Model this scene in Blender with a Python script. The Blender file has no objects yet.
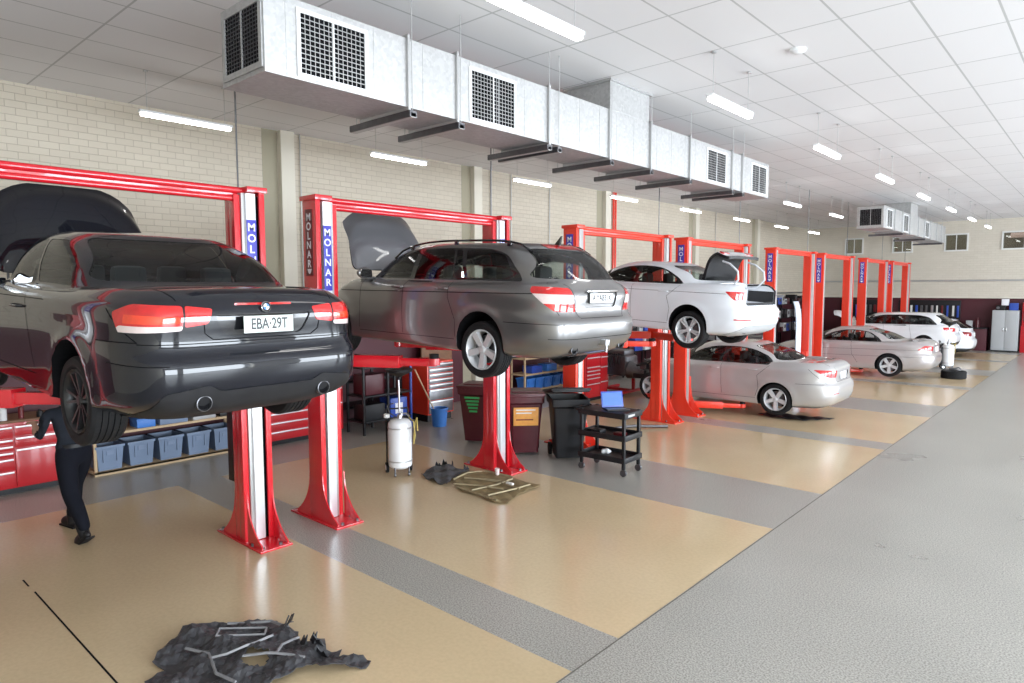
import bpy, bmesh, math, random
import numpy as np
from mathutils import Vector, Matrix, geometry, interpolate
from mathutils.bvhtree import BVHTree
random.seed(7)
PI = math.pi
S = bpy.context.scene
COL = S.collection

# ------------------------------------------------------------------ materials
def mat(name, col, rough=0.5, metal=0.0, coat=0.0, emit=None, es=1.0, spec=0.5, noise=None, bump=None, alpha=None):
    m = bpy.data.materials.new(name); m.use_nodes = True
    nt = m.node_tree; b = nt.nodes['Principled BSDF']
    c = (*col, 1)
    b.inputs['Base Color'].default_value = c
    b.inputs['Roughness'].default_value = rough
    b.inputs['Metallic'].default_value = metal
    b.inputs['Coat Weight'].default_value = coat
    b.inputs['Coat Roughness'].default_value = 0.03
    b.inputs['Specular IOR Level'].default_value = spec
    if emit:
        b.inputs['Emission Color'].default_value = (*emit, 1); b.inputs['Emission Strength'].default_value = es
    tc = nt.nodes.new('ShaderNodeTexCoord')
    if noise:   # (scale, amount)
        n = nt.nodes.new('ShaderNodeTexNoise'); n.inputs['Scale'].default_value = noise[0]; n.inputs['Detail'].default_value = 5
        nt.links.new(tc.outputs['Object'], n.inputs['Vector'])
        mx = nt.nodes.new('ShaderNodeMix'); mx.data_type = 'RGBA'
        k = noise[1]
        mx.inputs[6].default_value = (*[max(0, v*(1-k)) for v in col], 1)
        mx.inputs[7].default_value = (*[min(1, v*(1+k)) for v in col], 1)
        nt.links.new(n.outputs['Fac'], mx.inputs[0]); nt.links.new(mx.outputs[2], b.inputs['Base Color'])
    if bump:
        n2 = nt.nodes.new('ShaderNodeTexNoise'); n2.inputs['Scale'].default_value = bump[0]; n2.inputs['Detail'].default_value = 4
        nt.links.new(tc.outputs['Object'], n2.inputs['Vector'])
        bp = nt.nodes.new('ShaderNodeBump'); bp.inputs['Strength'].default_value = bump[1]; bp.inputs['Distance'].default_value = 0.01
        nt.links.new(n2.outputs['Fac'], bp.inputs['Height']); nt.links.new(bp.outputs['Normal'], b.inputs['Normal'])
    return m

def glassmat(name, tint=(0.55, 0.62, 0.6), gl=0.02):
    m = bpy.data.materials.new(name); m.use_nodes = True
    nt = m.node_tree; nt.nodes.clear()
    out = nt.nodes.new('ShaderNodeOutputMaterial')
    tr = nt.nodes.new('ShaderNodeBsdfTransparent'); tr.inputs[0].default_value = (*tint, 1)
    g = nt.nodes.new('ShaderNodeBsdfGlossy'); g.inputs['Roughness'].default_value = gl
    fr = nt.nodes.new('ShaderNodeFresnel'); fr.inputs[0].default_value = 1.5
    mx = nt.nodes.new('ShaderNodeMixShader')
    nt.links.new(fr.outputs[0], mx.inputs[0]); nt.links.new(tr.outputs[0], mx.inputs[1]); nt.links.new(g.outputs[0], mx.inputs[2])
    nt.links.new(mx.outputs[0], out.inputs[0])
    return m

def carpaint(name, col, metal=0.0, rough=0.35, flake=True):
    return mat(name, col, rough, metal, coat=1.0, spec=.12 if sum(col) < .1 else .5)

M = {}
M['red'] = mat('lift_red', (0.60, 0.012, 0.022), 0.22, coat=0.8, noise=(3, 0.12))
M['orange'] = mat('lift_red_orange', (0.78, 0.045, 0.02), 0.32, coat=0.35, noise=(3, 0.1))
M['redcab'] = mat('cabinet_red', (0.5, 0.015, 0.022), 0.3, coat=0.3, noise=(2, 0.1))
M['maroon'] = mat('maroon_plastic', (0.075, 0.008, 0.014), 0.4, noise=(6, 0.2))
M['black'] = mat('black_plastic', (0.010, 0.010, 0.012), 0.45, spec=.35, noise=(8, 0.25))
M['blackgloss'] = mat('gloss_black', (0.008, 0.008, 0.01), 0.08, coat=0.5)
M['rubber'] = mat('tyre_rubber', (0.010, 0.010, 0.011), 0.7, spec=.25, noise=(20, 0.25))
M['well'] = mat('wheel_well_black', (0.005, 0.005, 0.006), 0.9, spec=.1, noise=(6, 0.2))
M['under'] = mat('underbody', (0.016, 0.016, 0.018), 0.6, spec=.3, noise=(7, 0.5))
M['steel'] = mat('bare_steel', (0.55, 0.56, 0.58), 0.32, metal=1.0, noise=(10, 0.1))
M['darksteel'] = mat('dark_steel', (0.16, 0.16, 0.17), 0.4, metal=0.9, noise=(12, 0.3))
M['alu'] = mat('aluminium_strip', (0.85, 0.87, 0.9), 0.28, metal=0.55, noise=(4, 0.04))
M['greysteel'] = mat('grey_strip', (0.5, 0.5, 0.5), 0.35, metal=0.6, noise=(4, 0.06))
M['chrome'] = mat('chrome', (0.85, 0.86, 0.88), 0.07, metal=1.0)
M['rimsilver'] = mat('wheel_silver', (0.60, 0.61, 0.63), 0.35, metal=0.25, coat=0.2)
M['rimblack'] = mat('wheel_black', (0.010, 0.010, 0.011), 0.4, coat=0.1)
M['white'] = mat('white_enamel', (0.8, 0.81, 0.82), 0.3, coat=0.3, noise=(3, 0.04))
M['whitetrim'] = mat('white_trim', (0.75, 0.75, 0.72), 0.5, noise=(3, 0.05))
M['blue'] = mat('blue_plastic', (0.05, 0.2, 0.6), 0.4, noise=(5, 0.1))
M['bluedark'] = mat('blue_metal', (0.03, 0.08, 0.4), 0.35, noise=(5, 0.15))
M['binblue'] = mat('grey_blue_bin', (0.17, 0.23, 0.34), 0.5, noise=(5, 0.12))
M['wood'] = mat('pale_pine', (0.55, 0.4, 0.24), 0.6, noise=(9, 0.2))
M['woodd'] = mat('brown_board', (0.22, 0.11, 0.06), 0.6, noise=(9, 0.3))
M['orangepl'] = mat('orange_label', (0.75, 0.35, 0.08), 0.5, noise=(14, 0.25))
M['green'] = mat('green_lettering', (0.05, 0.4, 0.12), 0.5)
M['skin'] = mat('skin', (0.5, 0.28, 0.2), 0.5, noise=(12, 0.08))
M['navy'] = mat('navy_cloth', (0.006, 0.007, 0.012), 0.9, spec=.2, noise=(14, 0.25))
M['shirt'] = mat('charcoal_cloth', (0.016, 0.019, 0.026), 0.9, spec=.2, noise=(14, 0.25))
M['hair'] = mat('dark_hair', (0.03, 0.02, 0.015), 0.6)
M['redlens'] = mat('red_lens', (0.55, 0.012, 0.012), 0.08, coat=1.0, noise=(18, 0.35))
M['darkredlens'] = mat('dark_red_lens', (0.25, 0.01, 0.012), 0.08, coat=1.0, noise=(18, 0.25))
M['clearlens'] = mat('clear_lens', (0.72, 0.6, 0.58), 0.08, coat=1.0, noise=(25, 0.12))
M['headlens'] = mat('headlight_lens', (0.55, 0.57, 0.6), 0.08, coat=1.0, noise=(20, 0.3))
M['plate'] = mat('plate_pale', (0.62, 0.68, 0.64), 0.4, noise=(10, 0.04))
M['plateW'] = mat('plate_white', (0.72, 0.72, 0.72), 0.4, noise=(10, 0.05))
M['ink'] = mat('plate_ink', (0.012, 0.014, 0.016), 0.4)
M['labelblue'] = mat('label_blue', (0.05, 0.05, 0.42), 0.4)
M['labeldk'] = mat('label_dark_red', (0.14, 0.008, 0.012), 0.4)
M['labelwhite'] = mat('label_white', (0.82, 0.82, 0.86), 0.4)
M['tube'] = mat('tube_light', (0.95, 0.95, 0.95), 0.4, emit=(1, 0.99, 0.96), es=9.0)
M['seat'] = mat('seat_leather', (0.035, 0.035, 0.037), 0.55, noise=(10, 0.2))
M['seatgrey'] = mat('seat_grey', (0.10, 0.12, 0.14), 0.55, noise=(10, 0.2))
M['lining'] = mat('cabin_lining', (0.02, 0.02, 0.022), 0.8, noise=(9, 0.2))
M['galv'] = None
M['screen'] = mat('laptop_screen', (0.03, 0.07, 0.2), 0.2, emit=(0.12, 0.3, 0.75), es=0.55)
M['matdirty'] = mat('dirty_undertray', (0.24, 0.18, 0.085), 0.7, noise=(7, 0.75), bump=(14, 0.5))
M['traydark'] = mat('torn_black_tray', (0.05, 0.05, 0.055), 0.5, noise=(6, 0.5), bump=(12, 0.5))
M['traygrey'] = mat('scuffed_tray_edge', (0.22, 0.22, 0.23), 0.45, noise=(9, 0.5))
M['cabgrey'] = mat('cabinet_grey', (0.42, 0.43, 0.44), 0.45, noise=(2, 0.08))
M['ropeyellow'] = mat('hose_yellow', (0.45, 0.35, 0.1), 0.5)
M['glass'] = glassmat('car_glass', (0.66, 0.72, 0.70))
M['glassdk'] = glassmat('tinted_car_glass', (0.30, 0.34, 0.34))
M['glassr'] = glassmat('rear_car_glass', (0.62, 0.70, 0.69))
M['winglass'] = glassmat('window_glass', (0.8, 0.83, 0.8))

def galv():
    m = bpy.data.materials.new('galvanised_sheet'); m.use_nodes = True
    nt = m.node_tree; b = nt.nodes['Principled BSDF']
    tc = nt.nodes.new('ShaderNodeTexCoord')
    v = nt.nodes.new('ShaderNodeTexVoronoi'); v.inputs['Scale'].default_value = 30
    n = nt.nodes.new('ShaderNodeTexNoise'); n.inputs['Scale'].default_value = 2.0
    nt.links.new(tc.outputs['Object'], v.inputs['Vector']); nt.links.new(tc.outputs['Object'], n.inputs['Vector'])
    r = nt.nodes.new('ShaderNodeMapRange'); r.inputs[3].default_value = 0.44; r.inputs[4].default_value = 0.55
    nt.links.new(v.outputs['Color'], r.inputs[0])
    cc = nt.nodes.new('ShaderNodeCombineColor')
    for i in range(3): nt.links.new(r.outputs[0], cc.inputs[i])
    nt.links.new(cc.outputs[0], b.inputs['Base Color'])
    r2 = nt.nodes.new('ShaderNodeMapRange'); r2.inputs[3].default_value = 0.38; r2.inputs[4].default_value = 0.55
    nt.links.new(n.outputs['Fac'], r2.inputs[0]); nt.links.new(r2.outputs[0], b.inputs['Roughness'])
    b.inputs['Metallic'].default_value = 0.6
    return m
M['galv'] = galv()

def brickmat(name, c1, c2, mortar, bw, bh, axis):
    m = bpy.data.materials.new(name); m.use_nodes = True
    nt = m.node_tree; b = nt.nodes['Principled BSDF']; b.inputs['Roughness'].default_value = 0.6
    tc = nt.nodes.new('ShaderNodeTexCoord'); sp = nt.nodes.new('ShaderNodeSeparateXYZ'); cb = nt.nodes.new('ShaderNodeCombineXYZ')
    nt.links.new(tc.outputs['Object'], sp.inputs[0])
    nt.links.new(sp.outputs[axis], cb.inputs[0]); nt.links.new(sp.outputs[2], cb.inputs[1])
    br = nt.nodes.new('ShaderNodeTexBrick')
    br.inputs['Scale'].default_value = 1.0
    br.inputs['Brick Width'].default_value = bw; br.inputs['Row Height'].default_value = bh
    br.inputs['Mortar Size'].default_value = 0.006; br.inputs['Mortar Smooth'].default_value = 0.6
    br.inputs['Color1'].default_value = (*c1, 1); br.inputs['Color2'].default_value = (*c2, 1); br.inputs['Mortar'].default_value = (*mortar, 1)
    nt.links.new(cb.outputs[0], br.inputs['Vector'])
    nt.links.new(br.outputs['Color'], b.inputs['Base Color'])
    bp = nt.nodes.new('ShaderNodeBump'); bp.inputs['Strength'].default_value = 0.6; bp.inputs['Distance'].default_value = 0.006; bp.invert = True
    nt.links.new(br.outputs['Fac'], bp.inputs['Height']); nt.links.new(bp.outputs['Normal'], b.inputs['Normal'])
    return m
M['brick'] = brickmat('cream_brick', (0.60, 0.54, 0.44), (0.565, 0.505, 0.41), (0.44, 0.385, 0.31), 0.25, 0.10, 1)
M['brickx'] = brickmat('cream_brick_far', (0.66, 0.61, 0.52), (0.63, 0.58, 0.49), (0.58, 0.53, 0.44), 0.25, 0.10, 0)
M['cream'] = mat('cream_paint', (0.70, 0.66, 0.56), 0.55, noise=(1.5, 0.04))
M['maroonwall'] = mat('maroon_wall_paint', (0.075, 0.012, 0.02), 0.5, noise=(1.5, 0.15))

def ceilmat():
    m = bpy.data.materials.new('ceiling_tile'); m.use_nodes = True
    nt = m.node_tree; b = nt.nodes['Principled BSDF']; b.inputs['Roughness'].default_value = 0.75
    tc = nt.nodes.new('ShaderNodeTexCoord')
    mp = nt.nodes.new('ShaderNodeMapping'); mp.inputs['Location'].default_value = (0.36, -0.05, 0)
    nt.links.new(tc.outputs['Object'], mp.inputs[0])
    br = nt.nodes.new('ShaderNodeTexBrick'); br.offset = 0.0
    br.inputs['Scale'].default_value = 1.0; br.inputs['Brick Width'].default_value = 0.66; br.inputs['Row Height'].default_value = 1.3
    br.inputs['Mortar Size'].default_value = 0.012; br.inputs['Mortar Smooth'].default_value = 0.1
    br.inputs['Color1'].default_value = (0.80, 0.79, 0.80, 1); br.inputs['Color2'].default_value = (0.77, 0.76, 0.77, 1); br.inputs['Mortar'].default_value = (0.50, 0.50, 0.50, 1)
    nt.links.new(mp.outputs[0], br.inputs['Vector']); nt.links.new(br.outputs['Color'], b.inputs['Base Color'])
    return m
M['ceil'] = ceilmat()

def floormat(name, base, spk, var, rough, sc=90):
    m = bpy.data.materials.new(name); m.use_nodes = True
    nt = m.node_tree; b = nt.nodes['Principled BSDF']
    tc = nt.nodes.new('ShaderNodeTexCoord')
    n1 = nt.nodes.new('ShaderNodeTexNoise'); n1.inputs['Scale'].default_value = sc; n1.inputs['Detail'].default_value = 3
    n2 = nt.nodes.new('ShaderNodeTexNoise'); n2.inputs['Scale'].default_value = 0.6; n2.inputs['Detail'].default_value = 4
    for n in (n1, n2): nt.links.new(tc.outputs['Object'], n.inputs['Vector'])
    r = nt.nodes.new('ShaderNodeValToRGB')
    r.color_ramp.elements[0].position = 0.36; r.color_ramp.elements[0].color = (*[v*(1-spk) for v in base], 1)
    r.color_ramp.elements[1].position = 0.62; r.color_ramp.elements[1].color = (*[v*(1+spk) for v in base], 1)
    nt.links.new(n1.outputs['Fac'], r.inputs[0])
    mr = nt.nodes.new('ShaderNodeMapRange'); mr.inputs[1].default_value = 0.2; mr.inputs[2].default_value = 0.8
    mr.inputs[3].default_value = 1-var; mr.inputs[4].default_value = 1+var*0.6
    nt.links.new(n2.outputs['Fac'], mr.inputs[0])
    vm = nt.nodes.new('ShaderNodeVectorMath'); vm.operation = 'SCALE'
    nt.links.new(r.outputs[0], vm.inputs[0]); nt.links.new(mr.outputs[0], vm.inputs['Scale'])
    nt.links.new(vm.outputs[0], b.inputs['Base Color'])
    r3 = nt.nodes.new('ShaderNodeMapRange'); r3.inputs[3].default_value = rough-0.02; r3.inputs[4].default_value = rough+0.05
    nt.links.new(n2.outputs['Fac'], r3.inputs[0]); nt.links.new(r3.outputs[0], b.inputs['Roughness'])
    return m
M['floorgrey'] = floormat('grey_floor', (0.355, 0.342, 0.31), 0.38, 0.14, 0.27, 75)
M['floortan'] = floormat('tan_floor', (0.62, 0.48, 0.30), 0.03, 0.10, 0.17, 30)

# ------------------------------------------------------------------ mesh helpers
def tag(o, label=None, cat=None, group=None, kind=None):
    if label: o['label'] = label
    if cat: o['category'] = cat
    if group: o['group'] = group
    if kind: o['kind'] = kind
    return o

def link_mesh(name, me, parent=None):
    o = bpy.data.objects.new(name, me); COL.objects.link(o)
    if parent: o.parent = parent
    return o

def obj(name, bm, m, parent=None, smooth=True, ang=35, loc=None, rot=None):
    me = bpy.data.meshes.new(name)
    bmesh.ops.recalc_face_normals(bm, faces=bm.faces[:])
    bm.to_mesh(me); bm.free()
    for x in (m if isinstance(m, (list, tuple)) else [m]): me.materials.append(x)
    if smooth:
        me.shade_smooth()
        me.set_sharp_from_angle(angle=math.radians(ang))
    o = link_mesh(name, me, parent)
    if loc: o.location = loc
    if rot: o.rotation_euler = rot
    return o

def thing(name, label, cat, loc=(0, 0, 0), rz=0, group=None):
    o = bpy.data.objects.new(name, None); COL.objects.link(o)
    o.location = loc; o.rotation_euler = (0, 0, rz); o.empty_display_size = 0.2
    return tag(o, label, cat, group)

def struct(name, bm, m, parent=None, smooth=False):
    o = obj(name, bm, m, parent, smooth)
    o['kind'] = 'structure'
    return o

NB = lambda: bmesh.new()

def box(bm, lo, hi, bev=0.0, mi=0, mx=None, seg=2):
    t = bmesh.new()
    bmesh.ops.create_cube(t, size=1)
    c = [(a+b)/2 for a, b in zip(lo, hi)]; s = [abs(b-a) for a, b in zip(lo, hi)]
    for v in t.verts: v.co = Vector((c[0]+v.co.x*s[0], c[1]+v.co.y*s[1], c[2]+v.co.z*s[2]))
    if bev > 0:
        bmesh.ops.bevel(t, geom=t.edges[:], offset=min(bev, min(s)*0.45), segments=seg, affect='EDGES', profile=0.6)
    join(bm, t, mi, mx); return bm

def join(bm, t, mi=0, mx=None):
    vm = {}
    for v in t.verts:
        co = v.co if mx is None else mx @ v.co
        vm[v] = bm.verts.new(co)
    for f in t.faces:
        try:
            g = bm.faces.new([vm[v] for v in f.verts]); g.material_index = mi if mi is not None else f.material_index
        except ValueError: pass
    t.free()

def cyl(bm, p0, p1, r, r2=None, n=16, mi=0, caps=True):
    p0, p1 = Vector(p0), Vector(p1); d = p1-p0
    if d.length < 1e-6: return bm
    q = Vector((0, 0, 1)).rotation_difference(d.normalized()).to_matrix()
    r2 = r if r2 is None else r2
    a = [bm.verts.new(p0 + q @ Vector((r*math.cos(2*PI*i/n), r*math.sin(2*PI*i/n), 0))) for i in range(n)]
    b = [bm.verts.new(p1 + q @ Vector((r2*math.cos(2*PI*i/n), r2*math.sin(2*PI*i/n), 0))) for i in range(n)]
    for i in range(n):
        bm.faces.new((a[i], a[(i+1) % n], b[(i+1) % n], b[i])).material_index = mi
    if caps:
        bm.faces.new(a[::-1]).material_index = mi; bm.faces.new(b).material_index = mi
    return bm

def tube(bm, pts, r, n=8, mi=0):
    pts = [Vector(p) for p in pts]
    rings = []
    prev = None
    for i, p in enumerate(pts):
        d = (pts[min(i+1, len(pts)-1)] - pts[max(i-1, 0)]).normalized()
        if prev is None:
            up = Vector((0, 0, 1)) if abs(d.z) < 0.9 else Vector((1, 0, 0))
            a = d.cross(up).normalized()
        else:
            a = (prev - d*prev.dot(d)).normalized()
        prev = a
        b = d.cross(a)
        rings.append([bm.verts.new(p + r*(a*math.cos(2*PI*k/n)+b*math.sin(2*PI*k/n))) for k in range(n)])
    for i in range(len(rings)-1):
        for k in range(n):
            bm.faces.new((rings[i][k], rings[i][(k+1) % n], rings[i+1][(k+1) % n], rings[i+1][k])).material_index = mi
    bm.faces.new(rings[0][::-1]).material_index = mi; bm.faces.new(rings[-1]).material_index = mi
    return bm

def lathe(bm, prof, n=32, axis='z', origin=(0, 0, 0), mi=0, close=False):
    """prof: list of (radius, height)"""
    o = Vector(origin)
    def P(r, h, a):
        c, s = r*math.cos(a), r*math.sin(a)
        if axis == 'z': return o+Vector((c, s, h))
        if axis == 'y': return o+Vector((c, h, s))
        return o+Vector((h, c, s))
    rings = []
    for r, h in prof:
        if r < 1e-5: rings.append([bm.verts.new(P(0, h, 0))])
        else: rings.append([bm.verts.new(P(r, h, 2*PI*k/n)) for k in range(n)])
    seq = list(range(len(rings)))
    pairs = list(zip(seq[:-1], seq[1:])) + ([(seq[-1], 0)] if close else [])
    for i, j in pairs:
        A, B = rings[i], rings[j]
        for k in range(n):
            k2 = (k+1) % n
            if len(A) == 1 and len(B) == 1: continue
            if len(A) == 1: f = (A[0], B[k2], B[k])
            elif len(B) == 1: f = (A[k], A[k2], B[0])
            else: f = (A[k], A[k2], B[k2], B[k])
            bm.faces.new(f).material_index = mi
    return bm

def prism(bm, pts, axis, a, b, mi=0):
    """pts 2D polygon; axis 'x': pts=(y,z); 'y': pts=(x,z); 'z': pts=(x,y)"""
    def P(p, t):
        if axis == 'x': return (t, p[0], p[1])
        if axis == 'y': return (p[0], t, p[1])
        return (p[0], p[1], t)
    A = [bm.verts.new(P(p, a)) for p in pts]; B = [bm.verts.new(P(p, b)) for p in pts]
    n = len(pts)
    fs = [bm.faces.new(A[::-1]), bm.faces.new(B)]
    for i in range(n): fs.append(bm.faces.new((A[i], A[(i+1) % n], B[(i+1) % n], B[i])))
    for f in fs: f.material_index = mi
    return bm

def rpoly(pts, r, n=5):
    """round the corners of a polygon"""
    out = []; N = len(pts)
    for i in range(N):
        p = Vector(pts[i]); a = Vector(pts[i-1]); b = Vector(pts[(i+1) % N])
        ri = r[i] if isinstance(r, (list, tuple)) else r
        da = (a-p); db = (b-p)
        t = min(ri, da.length*0.45, db.length*0.45)
        if t < 1e-4: out.append(tuple(p)); continue
        A = p+da.normalized()*t; B = p+db.normalized()*t
        for k in range(n+1):
            u = k/n
            q = A*(1-u)**2 + p*2*u*(1-u) + B*u*u
            out.append(tuple(q))
    return out

def text(name, s, size, loc, rot, m, parent=None, ext=0.0015, align='CENTER', sx=1.0, lh=1.0):
    c = bpy.data.curves.new(name, 'FONT'); c.body = s; c.size = size; c.extrude = ext
    c.align_x = align; c.align_y = 'CENTER'; c.space_line = lh; c.offset = size*0.018
    c.materials.append(m)
    tmp = bpy.data.objects.new('t', c); COL.objects.link(tmp)
    dg = bpy.context.evaluated_depsgraph_get(); me = bpy.data.meshes.new_from_object(tmp.evaluated_get(dg))
    bpy.data.objects.remove(tmp); bpy.data.curves.remove(c)
    if not me.materials: me.materials.append(m)
    o = link_mesh(name, me, parent)
    o.location = loc; o.rotation_euler = rot; o.scale = (sx, 1, 1)
    return o

def copy_tree(o, parent=None):
    c = o.copy(); COL.objects.link(c)
    if parent:
        c.parent = parent
    for ch in list(o.children): copy_tree(ch, c)
    return c

# ------------------------------------------------------------------ booleans
def bm_mesh(bm, mats):
    me = bpy.data.meshes.new('tmp'); bmesh.ops.recalc_face_normals(bm, faces=bm.faces[:]); bm.to_mesh(me); bm.free()
    for m in mats: me.materials.append(m)
    return me

def bool_once(A, B, op, solver='EXACT', self_=False):
    a = bpy.data.objects.new('ba', A); b = bpy.data.objects.new('bb', B)
    COL.objects.link(a); COL.objects.link(b)
    md = a.modifiers.new('b', 'BOOLEAN'); md.operation = op; md.object = b; md.solver = solver
    md.use_self = self_
    try: md.material_mode = 'INDEX'
    except Exception: pass
    dg = bpy.context.evaluated_depsgraph_get()
    r = bpy.data.meshes.new_from_object(a.evaluated_get(dg))
    bpy.data.objects.remove(a); bpy.data.objects.remove(b)
    return r

def area0(me, k=0): return sum(p.area for p in me.polygons if p.material_index == k)

def bool_op(A, B, op):
    """boolean with a check on the surface that is left; nudges the cutter when the solver fails"""
    a0 = area0(A)
    for t in range(5):
        r = bool_once(A, B, op, self_=(t % 2 == 1))
        a1 = area0(r)
        bad = (op == 'DIFFERENCE' and a1 < a0*.55) or (op == 'INTERSECT' and (a1 > a0*.6 or len(r.polygons) == 0))
        if not bad: return r
        if a0 < 2.0: return r
        print('BOOL RETRY', op, t, round(a0, 2), round(a1, 2))
        dx = (.0013, -.0021, .0017, -.0009)[t % 4]
        for v in B.vertices: v.co.x += dx; v.co.y *= 1+dx*.5; v.co.z += dx*.7
    return r

# ------------------------------------------------------------------ cars
DUM = [bpy.data.materials.new('slot%d' % i) for i in range(4)]   # body / dropped / well / recess

def smooth1d(pts, x):
    """monotone cubic through (x, z) knots"""
    xs = np.array([p[0] for p in pts], float); ys = np.array([p[1] for p in pts], float)
    if len(xs) == 1: return np.full_like(x, ys[0])
    h = np.diff(xs); d = np.diff(ys)/h
    mt = np.zeros(len(xs)); mt[0] = d[0]; mt[-1] = d[-1]
    for i in range(1, len(xs)-1):
        mt[i] = 0 if d[i-1]*d[i] <= 0 else 2*d[i-1]*d[i]/(d[i-1]+d[i])
    x = np.clip(x, xs[0], xs[-1]); i = np.clip(np.searchsorted(xs, x)-1, 0, len(xs)-2)
    t = (x-xs[i])/h[i]
    return ys[i]*(2*t**3-3*t**2+1)+h[i]*mt[i]*(t**3-2*t**2+t)+ys[i+1]*(-2*t**3+3*t**2)+h[i]*mt[i+1]*(t**3-t**2)

def loft_body(rows, topz, axles, arch_r, nth=144, sub=5):
    """rows: dict(xr,xf,w,nr,nf,z=[(x,z)],sharp). Closed shell; rear at x=0."""
    nh = nth//2
    # parameter angles, denser at the corners
    base = np.linspace(0, 1, nh+1)
    n0 = 5.0
    tt = np.linspace(0, PI, 4001)
    X = -np.sign(np.cos(tt))*np.abs(np.cos(tt))**(2/n0)*2.3; Y = np.abs(np.sin(tt))**(2/n0)*0.9
    ds = np.hypot(np.diff(X), np.diff(Y)); cs = np.concatenate([[0], np.cumsum(ds)]); cs /= cs[-1]
    th = np.interp(base, cs, tt)
    cols = []
    for r in rows:
        c = np.cos(th); s = np.sin(th)
        xm = (r['xr']+r['xf'])/2; a = (r['xf']-r['xr'])/2
        n = np.where(c > 0, r.get('nr', 5.0), r.get('nf', 4.5))
        x = xm - a*np.sign(c)*np.abs(c)**(2/n)
        y = r['w']*np.abs(s)**(2/n)
        if 'tap' in r:     # extra narrowing toward front/rear : (x0, k)
            for (x0, x1, k) in r['tap']:
                t = np.clip((x-x0)/(x1-x0), 0, 1); y = y*(1-k*t*t)
        z = smooth1d(r['z'], x)
        if 'crown' in r: z = z + r['crown']*(1-(y/r['w'])**2)
        cols.append(np.stack([x, y, z], 1))
    P = np.array(cols)            # rows, nh+1, 3
    R = len(rows)
    # tangents by chord length
    d = np.linalg.norm(np.diff(P, axis=0), axis=2)+1e-6
    sl = np.diff(P, axis=0)/d[..., None]
    T = np.zeros_like(P); T[0] = sl[0]; T[-1] = sl[-1]
    for i in range(1, R-1):
        w0 = d[i][:, None]; w1 = d[i-1][:, None]
        T[i] = (sl[i-1]*w0+sl[i]*w1)/(w0+w1)
    out = []
    for i in range(R-1):
        k = rows[i].get('sub', sub)
        t0 = sl[i] if rows[i].get('sharp') else T[i]
        t1 = sl[i] if rows[i+1].get('sharp') else T[i+1]
        for j in range(k):
            u = j/k
            h = d[i][:, None]
            out.append(P[i]*(2*u**3-3*u**2+1)+h*t0*(u**3-2*u**2+u)+P[i+1]*(-2*u**3+3*u**2)+h*t1*(u**3-u**2))
    out.append(P[-1])
    G = np.array(out)
    # arch flare
    for ax in axles:
        dx = G[..., 0]-ax[0]; dz = G[..., 2]-ax[1]; rr = np.hypot(dx, dz)
        k = 0.016*np.exp(-((rr-arch_r-0.015)/0.05)**2)*(G[..., 1] > 0.6)
        G[..., 1] += k
    bm = bmesh.new()
    rings = []
    for row in G:
        L = [bm.verts.new((p[0], p[1], p[2])) for p in row]
        Rr = [bm.verts.new((row[k][0], -row[k][1], row[k][2])) for k in range(nh-1, 0, -1)]
        rings.append(L+Rr)
    N = len(rings[0])
    for a, b in zip(rings[:-1], rings[1:]):
        for k in range(N): bm.faces.new((a[k], a[(k+1) % N], b[(k+1) % N], b[k]))
    # caps
    for ring, zz in ((rings[0], None), (rings[-1], topz)):
        prev = ring
        c = sum((v.co for v in ring), Vector())/N
        for fct in (0.75, 0.45, 0.18):
            nr = []
            for v in ring:
                co = c.lerp(v.co, fct)
                if zz is not None:
                    co.z = v.co.z+(zz-v.co.z)*(1-fct*fct)
                nr.append(bm.verts.new(co))
            for k in range(N): bm.faces.new((prev[k], prev[(k+1) % N], nr[(k+1) % N], nr[k]))
            prev = nr
        cv = bm.verts.new((c.x, 0, c.z if zz is None else zz))
        for k in range(N): bm.faces.new((prev[k], prev[(k+1) % N], cv))
    bmesh.ops.recalc_face_normals(bm, faces=bm.faces[:])
    return bm

class Skin:
    """the uncut shell: smooth normals and ray casts"""
    def __init__(s, me):
        bm = bmesh.new(); bm.from_mesh(me); bmesh.ops.triangulate(bm, faces=bm.faces[:]); bm.normal_update()
        s.vn = [v.normal.copy() for v in bm.verts]; s.vc = [v.co.copy() for v in bm.verts]
        s.tri = [[v.index for v in f.verts] for f in bm.faces]
        s.t = BVHTree.FromBMesh(bm); bm.free()
    def normal(s, p):
        co, n, i, d = s.t.find_nearest(p)
        if i is None: return Vector((0, 0, 1))
        t = s.tri[i]; w = interpolate.poly_3d_calc([s.vc[k] for k in t], co)
        return (s.vn[t[0]]*w[0]+s.vn[t[1]]*w[1]+s.vn[t[2]]*w[2]).normalized()
    def hit(s, o, d):
        co, n, i, dist = s.t.ray_cast(Vector(o), Vector(d))
        return co

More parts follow.
